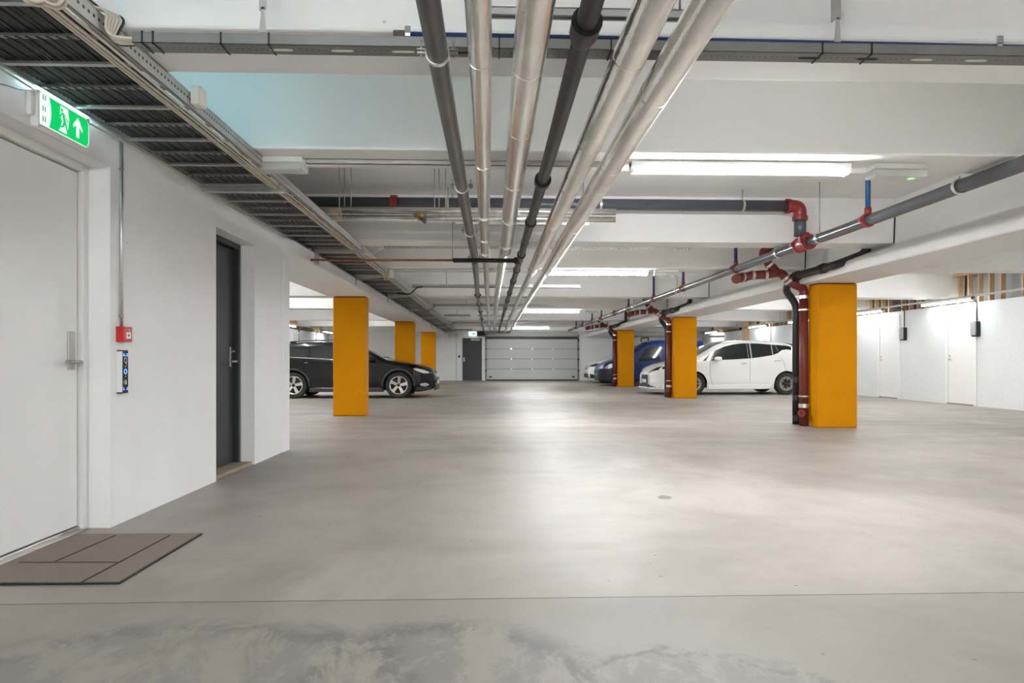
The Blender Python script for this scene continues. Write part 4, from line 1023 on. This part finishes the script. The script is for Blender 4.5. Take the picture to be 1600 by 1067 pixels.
# ================================================================== cars
def interp(tab, x):
    if x <= tab[0][0]: return tab[0][1]
    for (a, b), (c, d) in zip(tab, tab[1:]):
        if x <= c:
            t = (x-a)/(c-a) if c > a else 0
            return b+(d-b)*t
    return tab[-1][1]
def smooth_tab(tab, n=3):
    xs = [tab[0][0]+(tab[-1][0]-tab[0][0])*i/160 for i in range(161)]
    ys = [interp(tab, x) for x in xs]
    for _ in range(n): ys = [ys[0]]+[(ys[i-1]+2*ys[i]+ys[i+1])/4 for i in range(1, 160)]+[ys[-1]]
    return list(zip(xs, ys))
class Car:
    """nose at x=0, tail at x=L, centre line y=0; heights in metres above the floor"""
    def __init__(s, L, W, top, belt, wheels, wr, sill, nose_r=.5, tail_r=.3, tumble=.30, low=.17):
        s.L, s.W, s.wheels, s.wr, s.sill = L, W, wheels, wr, sill
        s.top = smooth_tab(top); s.belt = belt; s.nr, s.tr, s.tumble, s.low = nose_r, tail_r, tumble, low
    def zt(s, x): return interp(s.top, x)
    def plan(s, x):
        w = s.W
        if x < s.nr: k = 1-x/s.nr; w *= (1-.34*k**2.4)
        if x > s.L-s.tr: k = 1-(s.L-x)/s.tr; w *= (1-.22*k**2.2)
        return w
    def w(s, x, z):
        w = s.plan(x); b = interp(s.belt, x)
        if z > b: w -= (z-b)*s.tumble+.012
        elif z > b-.12: w -= .012*(z-b+.12)/.12
        if z < .42: w -= .06*((.42-z)/.25)**2
        zt = s.zt(x)-.01
        r = .10
        if z > zt-r: k = (z-zt+r)/r; w -= r*(1-sqrt(max(0, 1-min(k, 1)**2)))*.9
        return max(w, .02)
    def zlow(s, x):
        z = s.low+(0.10*(1-x/.5)**2 if x < .5 else 0)+(.10*(1-(s.L-x)/.4)**2 if x > s.L-.4 else 0)
        ra = s.wr+.05
        for wx in s.wheels:
            if abs(x-wx) < ra:
                z = max(z, s.wr+sqrt(ra*ra-(x-wx)**2))
        return z
    def stations(s):
        xs = set()
        n = 120
        for i in range(n+1): xs.add(round(s.L*i/n, 4))
        for i in range(12): xs.add(round(.1*(i/12)**2, 4)); xs.add(round(s.L-.08*(i/12)**2, 4))
        for wx in s.wheels:
            ra = s.wr+.05
            for k in range(33):
                xs.add(round(wx-ra*cos(pi*k/32), 4))
            xs.add(round(wx-ra-.0005, 4)); xs.add(round(wx+ra+.0005, 4))
        return sorted(x for x in xs if 0 <= x <= s.L)
    def body(s, m_, parent):
        xs = s.stations(); nv, nt = 22, 10; vs = []; row = None
        for x in xs:
            zl_, zt_ = s.zlow(x), s.zt(x)
            r = []
            for j in range(nv+1):
                z = zl_+(zt_-.012-zl_)*j/nv; r.append((x, s.w(x, z), z))
            we = r[-1][1]
            for j in range(1, nt):
                a = j/nt; yy = we*(1-2*a); r.append((x, yy, zt_-.012+.03*(1-(1-2*a)**2)*min(1, we)))
            r += [(x, -p[1], p[2]) for p in reversed(r[:nv+1])]
            vs += r; row = len(r)
        fs = [(i*row+j, (i+1)*row+j, (i+1)*row+j+1, i*row+j+1) for i in range(len(xs)-1) for j in range(row-1)]
        m = MB(); m.add(vs, fs, True)
        m.f.append(tuple(range(row))); m.s.append(False)
        m.f.append(tuple((len(xs)-1)*row+j for j in range(row))[::-1]); m.s.append(False)
        o = obj('body', m, m_, parent)
        # dark floor and wheel wells
        u = MB(); lo = s.low+.03
        xa = [.25]+[q for wx in s.wheels for q in (wx-s.wr-.05, wx+s.wr+.05)]+[s.L-.2]
        for a, b in zip(xa[0::2], xa[1::2]): u.box(a, b, -s.W*.84, s.W*.84, lo, lo+.12)
        u.box(.3, s.L-.25, -s.W*.55, s.W*.55, lo, .75)
        obj('underbody', u, MBLACK, parent)
        return o
    def patch(s, name, poly, m_, parent, off=.004, side=-1, nx=26, nz=8, both=False):
        """surface patch on the flank: poly = [(x, zlow, zhigh), ...]"""
        for sd in ((-1, 1) if both else (side,)):
            m = MB()
            x0, x1 = poly[0][0], poly[-1][0]; vs = []
            lo = [(p[0], p[1]) for p in poly]; hi = [(p[0], p[2]) for p in poly]
            xs = sorted(set([x0+(x1-x0)*i/nx for i in range(nx+1)]+[p[0] for p in poly]))
            for x in xs:
                a, b = interp(lo, x), interp(hi, x)
                for j in range(nz+1):
                    z = a+(b-a)*j/nz; vs.append((x, sd*(s.w(x, z)+off), z))
            r = nz+1
            m.add(vs, [(i*r+j, (i+1)*r+j, (i+1)*r+j+1, i*r+j+1) for i in range(len(xs)-1) for j in range(nz)], True)
            o = obj(name, m, m_, parent)
        return o
    def toppatch(s, name, x0, x1, fw, m_, parent, off=.006, nx=16, ny=10):
        m = MB(); vs = []
        for i in range(nx+1):
            x = x0+(x1-x0)*i/nx; zt_ = s.zt(x); we = s.w(x, zt_-.012)
            for j in range(ny+1):
                a = .5+(j/ny-.5)*fw; yy = we*(1-2*a); vs.append((x, yy, zt_-.012+.03*(1-(1-2*a)**2)+off))
        r = ny+1
        m.add(vs, [(i*r+j, (i+1)*r+j, (i+1)*r+j+1, i*r+j+1) for i in range(nx) for j in range(ny)], True)
        return obj(name, m, m_, parent)
    def line(s, name, pts, m_, parent, r=.0035, side=-1, off=.0015):
        pp = []
        for (a, b), (c, d) in zip(pts, pts[1:]):
            for k in range(5): x, z = a+(c-a)*k/5, b+(d-b)*k/5; pp.append((x, side*(s.w(x, z)+off), z))
        x, z = pts[-1]; pp.append((x, side*(s.w(x, z)+off), z))
        return obj(name, MB().tube(pp, r, 6), m_, parent)
def wheel(parent, x, y, r, side, style, wd=.205):
    """side -1: outer face towards -y"""
    hub = bpy.data.objects.new('wheel', None); COL.objects.link(hub); hub.parent = parent; hub.location = (x, y, r)
    ro = r; ri = r*.70
    base = wloc(hub); ax = (0, side, 0); c = base
    m = MB().lathe(c, ax, [(-wd, ri), (-wd, ro-.02), (-wd+.02, ro), (-.025, ro), (-.006, ro-.018), (0, ro-.045), (-.004, ri+.015), (-.012, ri)], 40)
    obj('tyre', m, MTYRE, hub)
    m = MB().lathe(c, ax, [(-.012, ri), (-.008, ri-.004), (-.010, ri-.022), (-.05, ri-.028), (-.05, 0)], 40); obj('rim', m, MCHROME if style == 'five' else MBLACK, hub)
    if style == 'five':
        obj('brake_disc', MB().lathe(c, ax, [(-.049, ri-.03), (-.045, ri-.03), (-.045, 0)], 30), MBLACK, hub)
    def sp(a, r0, r1, w0, w1, m_, name, d0=-.012, d1=-.012, th=.02):
        u = V(cos(a), 0, sin(a)); n = V(-sin(a), 0, cos(a)); A = V(0, side, 0)
        vs = []
        for rr, ww, dd in ((r0, w0, d0), (r1, w1, d1)):
            for q in (-1, 1):
                for e in (0, -th): vs.append(base+u*rr+n*ww*q+A*(dd+e))
        m = MB().add(vs, [(0, 2, 6, 4), (1, 5, 7, 3), (0, 1, 3, 2), (4, 6, 7, 5), (0, 4, 5, 1), (2, 3, 7, 6)]); return m
    if style == 'five':
        for k in range(5):
            a = pi/2+2*pi*k/5+.12
            m = sp(a, .02, ri-.012, .030, .045, None, '', -.02, -.006); obj('spoke', m, MCHROME, hub)
        obj('hub_cap', MB().lathe(c, ax, [(-.03, .045), (-.014, .042), (-.012, .0)], 18), MBLACK, hub)
    elif style == 'multi':
        m = MB()
        for k in range(5):
            a = pi/2+2*pi*k/5; q = sp(a, .02, ri-.02, .018, .024, None, '', -.030, -.022); m.add(q.v, q.f)
        obj('dark_spokes', m, MBLACK, hub)
        m = MB()
        for k in range(30):
            a = 2*pi*k/30
            q = sp(a, ri*(.60 if k % 6 else .38), ri-.014, .005, .0095, None, '', -.012, -.006, .006); m.add(q.v, q.f)
        obj('bright_fins', m, MCHROME, hub)
        obj('hub_cap', MB().lathe(c, ax, [(-.03, .035), (-.014, .032), (-.012, .0)], 14), MTRIM, hub)
    return hub

# ---- white hatchback, nose to the left
SX = .01835
X0, Y0 = 4.62, 18.28
def lf(px): return (px-768)*SX-X0
def hz(py): return 1+(563-py)*SX
t = thing('white_hatchback', 'white electric hatchback parked behind the right-hand pillars, nose to the left', 'car', (0, 0, 0))
wf, wrr = 1.22, 3.95
c = Car(4.46, .895, [(0, .60), (.03, .68), (.15, .79), (.45, .90), (.9, 1.0), (1.22, 1.08), (1.35, 1.14), (1.9, 1.45), (2.25, 1.565), (2.6, 1.60), (3.2, 1.59), (3.75, 1.55), (4.08, 1.50), (4.20, 1.46), (4.28, 1.22), (4.36, 1.12), (4.43, 1.0), (4.46, .75)],
        [(0, .8), (1.2, .97), (2.5, 1.03), (3.6, 1.16), (4.46, 1.2)], (wf, wrr), .322, .2, nose_r=.75, tail_r=.45, tumble=.33)
c.body(MCARW, t)
wnd = [(lf(1100), .985, .99), (lf(1116), 1.0, 1.255), (lf(1136), 1.02, 1.40), (lf(1150), 1.03, 1.46), (lf(1164), 1.045, 1.495), (lf(1173), 1.055, 1.50)]
c.patch('front_window', wnd, MGLASS, t, both=True)
c.patch('rear_window', [(lf(1173.5), 1.055, 1.50), (lf(1190), 1.09, 1.495), (lf(1212), 1.15, 1.46), (lf(1222), 1.22, 1.45), (lf(1228), 1.30, 1.44), (lf(1236), 1.32, 1.43), (lf(1244), 1.30, 1.40)], MGLASS, t, both=True)
c.patch('pillar_trim', [(lf(1177), 1.06, 1.5), (lf(1179), 1.065, 1.5)], MCHROME, t, off=.007, nx=2)
c.patch('pillar_trim', [(lf(1211.5), 1.15, 1.46), (lf(1213), 1.155, 1.46)], MCHROME, t, off=.007, nx=2)
c.line('quarter_trim', [(lf(1218.5), 1.45), (lf(1222), 1.26)], MCHROME, t, .006)
c.toppatch('windscreen', 1.36, 2.14, .93, MGLASS, t)
c.toppatch('rear_screen', 4.20, 4.34, .8, MGLASS, t)
c.line('door_gap', [(lf(1111), .96), (lf(1111), .6), (lf(1114), .33), (lf(1122), .26), (lf(1220), .28), (lf(1229), .45), (lf(1233), .75), (lf(1230), .95), (lf(1225), 1.1)], MSHADOWG, t)
c.line('door_gap', [(lf(1175.5), 1.06), (lf(1175.5), .27)], MSHADOWG, t)
for hx, hzv in ((1165, .91), (1219.5, .985)):
    x = lf(hx); yv = -(c.w(x, hzv)+.018); h = obj('door_handle', MB().tube([(x-.09, yv+.015, hzv-.01), (x-.05, yv, hzv), (x+.05, yv, hzv+.008), (x+.09, yv+.015, hzv+.01)], .011, 8), MCHROME, t)
c.patch('wheel_arch', [(wrr-.37, .2, .3), (wrr-.30, .5, .55), (wrr, .69, .715), (wrr+.30, .52, .56), (wrr+.36, .3, .34)], MTRIM, t, off=.002) if False else None
# mirror
x = lf(1122); zv = 1.045; m = MB(); m.lathe((x, -(c.w(x, zv)+.11), zv), (1, 0, 0), [(-.11, 0), (-.10, .04), (-.04, .062), (.05, .065), (.10, .055), (.11, 0)], 16); m.tube([(x-.03, -c.w(x, zv)+.02, zv-.06), (x-.02, -(c.w(x, zv)+.08), zv-.04)], .022, 8); obj('wing_mirror', m, MCARW, t)
# tail lamp, spoiler, roof fin
c.patch('tail_lamp', [(lf(1243), .95, .955), (lf(1248), .915, .97), (lf(1256), .93, .965)], MTAIL, t, off=.006)
m = MB(); m.prism([(3.98, 1.505), (4.1, 1.51), (4.38, 1.46), (4.38, 1.44), (4.2, 1.40), (4.0, 1.46)], 'xz', -.62, .62); obj('roof_spoiler', m, MBLACK, t)
m = MB(); m.prism([(3.62, 1.56), (3.66, 1.61), (3.80, 1.61), (3.84, 1.55)], 'xz', -.03, .03); obj('roof_fin', m, MCARW, t)
# nose: grille, lamps, splitter
def nosebox(name, x, y0, y1, z0, z1, m_, d=.03, bev=.01):
    return obj(name, B1(x, x+d, y0, y1, z0, z1), m_, t, bevel=bev)
def nose_patch(name, polyyz, m_, off=.008, parent=None):
    """patch on the front, following the plan curve: polyyz rows [(y, z0, z1)]"""
    mm = MB(); vs = []; ny = 20; nz = 5
    lo = [(p[0], p[1]) for p in polyyz]; hi = [(p[0], p[2]) for p in polyyz]
    y0_, y1_ = polyyz[0][0], polyyz[-1][0]
    for i in range(ny+1):
        y_ = y0_+(y1_-y0_)*i/ny
        for j in range(nz+1):
            z_ = interp(lo, y_)+(interp(hi, y_)-interp(lo, y_))*j/nz
            # find x where half width at (x,z) reaches |y| and top reaches z
            x_ = 0
            while x_ < 1.2 and (CARC.w(x_, z_) < abs(y_) or CARC.zt(x_)-.012 < z_): x_ += .01
            vs.append((x_-off, y_, z_))
    r_ = nz+1
    mm.add(vs, [(i*r_+j, i*r_+j+1, (i+1)*r_+j+1, (i+1)*r_+j) for i in range(ny) for j in range(nz)], True)
    return obj(name, mm, m_, parent or t)
CARC = c
nose_patch('grille', [(-.36, .34, .60), (-.26, .28, .63), (.26, .28, .63), (.36, .34, .60)], MBLACK)
nose_patch('charge_lid', [(-.20, .64, .73), (.20, .64, .73)], MCARW, .010)
nose_patch('number_plate', [(-.23, .34, .44), (.23, .34, .44)], MICON, .02)
nose_patch('lower_intake', [(-.55, .22, .30), (.55, .22, .30)], MBLACK, .01)
for s_ in (-1, 1):
    pr = [(.26, .60, .74), (.50, .64, .82), (.76, .72, .90)]
    pr = pr if s_ > 0 else [(-a, b, d) for a, b, d in reversed(pr)]
    h = nose_patch('headlamp', pr, MBLACK, .010)
    pr = [(.44, .68, .72), (.62, .74, .78)]; pr = pr if s_ > 0 else [(-a, b, d) for a, b, d in reversed(pr)]
    nose_patch('lamp_lens', pr, MLAMPC, .018, h)
c.patch('headlamp_side', [(.30, .74, .80), (.45, .78, .86), (.70, .86, .91)], MBLACK, t, off=.006, both=True)
m = MB(); pl = [(x_, -c.plan(x_)-.02) for x_ in (0, .03, .08, .15, .25, .4, .6, .8)]
for (a, b), (c1, d1) in zip(pl, pl[1:]):
    for s_ in (1, -1): m.add([(a-.02, s_*b, .17), (c1-.02, s_*d1, .17), (c1+.05, s_*(d1+.08), .17), (a+.05, s_*(b+.08), .17), (a-.02, s_*b, .21), (c1-.02, s_*d1, .21), (c1+.05, s_*(d1+.08), .21), (a+.05, s_*(b+.08), .21)], [(0, 1, 2, 3), (4, 7, 6, 5), (0, 4, 5, 1), (1, 5, 6, 2), (2, 6, 7, 3), (3, 7, 4, 0)])
m.box(-.03, .06, -.59, .59, .17, .21); obj('front_splitter', m, MCARW, t)
m = MB(); m.prism([(1.62, .20), (1.62, .30), (3.5, .30), (3.5, .24), (3.3, .17), (1.62, .17)], 'xz', -.90, -.86); obj('side_skirt', m, MCARW, t, bevel=.01)
for wx in (wf, wrr):
    wheel(t, wx, -.875, .322, -1, 'multi'); wheel(t, wx, .875, .322, 1, 'multi')
t.location = (X0, Y0+.885, 0); t.rotation_euler = (0, 0, radians(1.2))

# ---- black estate car, nose to the right (built nose at x=0, turned round)
SX = .01695
def bf(px): return (-1.50/SX+768-px)*SX      # distance behind the nose
def hb(py): return 1+(563-py)*SX
t = thing('black_estate_car', 'black estate car with five-spoke alloy wheels parked behind the left pillar', 'car', (0, 0, 0))
wf = .95; wrr = wf+2.745
c = Car(4.67, .89, [(0, .55), (.02, .66), (.12, .75), (.35, .845), (.7, .93), (1.05, .985), (1.28, 1.02), (1.40, 1.07), (1.95, 1.38), (2.25, 1.475), (2.7, 1.50), (3.4, 1.495), (4.0, 1.44), (4.25, 1.37), (4.45, 1.08), (4.6, .98), (4.67, .6)],
        [(0, .8), (1.2, .96), (2.6, 1.02), (4.67, 1.11)], (wf, wrr), .345, .2, nose_r=.62, tail_r=.45, tumble=.30)
c.body(MCARK, t)
c.patch('front_window', [(1.50, .985, 1.0), (1.75, 1.0, 1.18), (2.05, 1.01, 1.33), (2.30, 1.02, 1.375), (2.52, 1.025, 1.385)], MGLASS, t, side=1, both=True)
c.patch('rear_window', [(2.56, 1.03, 1.385), (3.0, 1.045, 1.385), (bf(487)-.02, 1.07, 1.375)], MGLASS, t, both=True)
c.patch('quarter_window', [(bf(485), 1.07, 1.375), (bf(476), 1.08, 1.365), (bf(471), 1.085, 1.10)], MGLASS, t, both=True)
c.patch('tail_window', [(bf(469), 1.085, 1.11), (bf(466), 1.09, 1.20), (bf(462), 1.095, 1.35), (bf(452), 1.11, 1.32), (bf(446), 1.14, 1.16)], MGLASS, t, both=True)
c.toppatch('windscreen', 1.40, 2.10, .93, MGLASS, t)
for zz, nm in ((1.0, 'window_trim'),):
    c.line(nm, [(1.5, .98), (2.5, 1.02), (3.3, 1.06), (4.3, 1.10)], MCHROME, t, .006, side=1)
c.line('door_gap', [(1.40, .93), (1.42, .6), (1.45, .3), (1.6, .25), (3.2, .25)], MSHADOWG, t, side=1)
c.line('door_gap', [(2.54, 1.03), (2.54, .25)], MSHADOWG, t, side=1)
c.line('door_gap', [(3.3, 1.05), (3.4, .9), (3.28, .6), (3.15, .27)], MSHADOWG, t, side=1)
for hx in (2.66, bf(480)):
    zv = .935; yv = c.w(hx, zv)+.016; obj('door_handle', MB().tube([(hx-.1, yv-.01, zv), (hx-.05, yv, zv), (hx+.05, yv, zv), (hx+.1, yv-.01, zv)], .012, 8), MCARK, t); obj('handle_strip', MB().tube([(hx-.08, yv+.012, zv), (hx+.02, yv+.012, zv)], .004, 6), MCHROME, t)
m = MB()
for s_ in (1, -1): m.tube([(x_, s_*(c.w(x_, c.zt(x_)-.012)-.03), c.zt(x_)+.035) for x_ in (2.3, 2.7, 3.2, 3.7, 4.1)], .014, 8)
obj('roof_rail', m, MTRIM, t)
m = MB(); m.prism([(3.84, 1.46), (3.9, 1.52), (4.0, 1.53), (4.03, 1.45)], 'xz', -.04, .04); obj('roof_fin', m, MCARK, t)
x = 1.62; zv = 1.03; m = MB(); m.lathe((x, c.w(x, zv)+.11, zv), (1, 0, 0), [(-.11, 0), (-.10, .04), (-.04, .062), (.05, .065), (.08, .055), (.085, 0)], 16); m.tube([(x, c.w(x, zv)-.02, zv-.05), (x, c.w(x, zv)+.09, zv-.03)], .022, 8); obj('wing_mirror', m, MCARK, t)
# arch cladding and sill
def arch(c, wx, side, m_, ra, rb, parent):
    mm = MB(); vs = []
    for k in range(25):
        a = pi*(k/24)*1.04-.02*pi
        for r_ in (ra, rb):
            x_, z_ = wx-r_*cos(a), c.wr+r_*sin(a); z_ = max(z_, .2); vs.append((x_, side*(c.w(x_, z_)+.008), z_))
    mm.add(vs, [(2*k, 2*k+2, 2*k+3, 2*k+1) for k in range(24)], True); obj('arch_cladding', mm, m_, parent)
for wx in (wf, wrr):
    for s_ in (1, -1): arch(c, wx, s_, MTRIM, .397, .45, t)
for s_ in (1, -1): m = MB(); m.box(1.36, 3.28, s_*.86, s_*.905, .17, .27); obj('sill_cladding', m, MTRIM, t, bevel=.015)
c.line('sill_strip', [(1.4, .275), (3.25, .275)], MCHROME, t, .005, side=1, off=.02)
CARC = c
for s_ in (-1, 1):
    pr = [(.42, .60, .70), (.62, .64, .80)]
    pr = pr if s_ > 0 else [(-a, b, d) for a, b, d in reversed(pr)]
    nose_patch('headlamp', pr, MLAMPC, .012)
c.patch('headlamp_side', [(.16, .66, .70), (.30, .66, .76), (.48, .73, .80), (.56, .77, .79)], MLAMPC, t, off=.006, both=True)
nose_patch('grille', [(-.42, .44, .62), (.42, .44, .62)], MBLACK, .012)
nose_patch('bumper_trim', [(-.60, .20, .34), (.60, .20, .34)], MTRIM, .012)
nose_patch('number_plate', [(-.26, .36, .46), (.26, .36, .46)], MICON, .02)
c.patch('fog_lamp', [(.16, .34, .37), (.24, .31, .41), (.38, .33, .39)], MLAMPC, t, off=.01, both=True)
c.patch('bumper_side', [(.10, .22, .30), (.3, .2, .30), (.5, .2, .29)], MTRIM, t, off=.008, both=True)
for wx in (wf, wrr):
    wheel(t, wx, -.87, .345, -1, 'five'); wheel(t, wx, .87, .345, 1, 'five')
t.location = (-1.50, 16.93+.885, 0); t.rotation_euler = (0, 0, pi)

# ---- blue van
t = thing('blue_van', 'blue delivery van with dark bumper parked behind the white hatchback', 'car', (0, 0, 0))
X0, Yv = 4.22, 24.75
S2 = .0249
def vf(px): return (px-768)*S2-X0
wf, wrr = .88, 3.4
c = Car(4.3, .86, [(0, .62), (.03, .75), (.2, .88), (.5, .98), (.8, 1.06), (1.0, 1.13), (1.2, 1.28), (1.6, 1.56), (1.95, 1.73), (2.3, 1.80), (3.0, 1.82), (4.0, 1.80), (4.12, 1.76), (4.24, 1.2), (4.3, .9)],
        [(0, .9), (1.0, 1.0), (4.3, 1.02)], (wf, wrr), .32, .2, nose_r=.6, tail_r=.3, tumble=.17)
c.body(MCARB, t)
c.patch('front_window', [(vf(998), .97, 1.0), (vf(1004), .975, 1.25), (vf(1011), .98, 1.47), (vf(1018), .985, 1.53), (vf(1033), .99, 1.54)], MGLASS, t, both=True)
c.toppatch('windscreen', 1.10, 1.90, .95, MGLASS, t)
c.patch('bumper_side', [(.02, .24, .60), (.3, .22, .66), (.52, .2, .60)], MTRIM, t, off=.012, both=True)
CARC = c
nose_patch('bumper', [(-.75, .22, .60), (0, .2, .62), (.75, .22, .60)], MTRIM, .015)
for s_ in (-1, 1):
    pr = [(.40, .66, .74), (.72, .68, .88)]; pr = pr if s_ > 0 else [(-a, b, d) for a, b, d in reversed(pr)]
    nose_patch('headlamp', pr, MLAMPC, .012)
c.patch('headlamp_side', [(.18, .68, .72), (.35, .68, .86), (.62, .78, .90)], MLAMPC, t, off=.006, both=True)
nose_patch('number_plate', [(-.26, .40, .52), (.26, .40, .52)], MTEAL, .025)
c.line('door_gap', [(vf(1036), 1.5), (vf(1036), .3)], MSHADOWG, t)
for xx in (1.95, 3.7):
    m = MB(); m.box(xx-.02, xx+.02, -.62, .62, 1.885, 1.92)
    for s_ in (-.6, .6): m.box(xx-.02, xx+.02, s_-.02, s_+.02, 1.77, 1.89)
    obj('roof_bar', m, MBLACK, t)
for wx in (wf, wrr): wheel(t, wx, -.84, .32, -1, 'five'); wheel(t, wx, .84, .32, 1, 'five')
t.location = (X0, Yv+.87, 0)
t = thing('roof_ladder', 'long grey metal ladder lying on the roof bars of the blue van', 'ladder', (X0, Yv+.5, 1.925))
for s_ in (.35, .75): obj('side_rail', B1(X0+.9, X0+5.0, Yv+s_-.02, Yv+s_+.02, 1.922, 1.985), MIRON, t)
for k in range(13): obj('rung', MB().tube([(X0+1.05+.31*k, Yv+.35, 1.955), (X0+1.05+.31*k, Yv+.75, 1.955)], .014, 8), MGALV, t)

# ---- far white car
t = thing('white_car', 'white car farthest away, its nose showing left of the blue van', 'car', (0, 0, 0))
wf, wrr = .9, 3.6
c = Car(4.4, .88, [(0, .58), (.03, .70), (.15, .82), (.5, .95), (1.0, 1.04), (1.25, 1.10), (1.9, 1.47), (2.3, 1.58), (3.2, 1.60), (3.9, 1.52), (4.2, 1.2), (4.35, 1.0), (4.4, .7)],
        [(0, .85), (1.2, .98), (4.4, 1.1)], (wf, wrr), .34, .2, nose_r=.6, tail_r=.4, tumble=.3)
c.body(MCARW, t)
c.patch('side_window', [(1.4, 1.0, 1.02), (2.1, 1.02, 1.45), (3.6, 1.08, 1.45), (3.9, 1.1, 1.3)], MGLASS, t, both=True)
c.toppatch('windscreen', 1.3, 2.2, .93, MGLASS, t)
CARC = c
for s_ in (-1, 1):
    pr = [(.38, .70, .76), (.68, .72, .86)]; pr = pr if s_ > 0 else [(-a, b, d) for a, b, d in reversed(pr)]
    nose_patch('headlamp', pr, MBLACK, .012)
nose_patch('grille', [(-.35, .60, .68), (.35, .60, .68)], MBLACK, .012); nose_patch('lower_intake', [(-.6, .24, .42), (.6, .24, .42)], MBLACK, .012)
c.patch('headlamp_side', [(.12, .72, .80), (.30, .74, .86), (.5, .82, .88)], MBLACK, t, off=.006, both=True)
c.patch('bumper_side', [(.08, .24, .42), (.3, .22, .34), (.5, .2, .24)], MBLACK, t, off=.008, both=True)
for wx in (wf, wrr): wheel(t, wx, -.86, .34, -1, 'five'); wheel(t, wx, .86, .34, 1, 'five')
t.location = (4.22, 27.6+.88, 0)
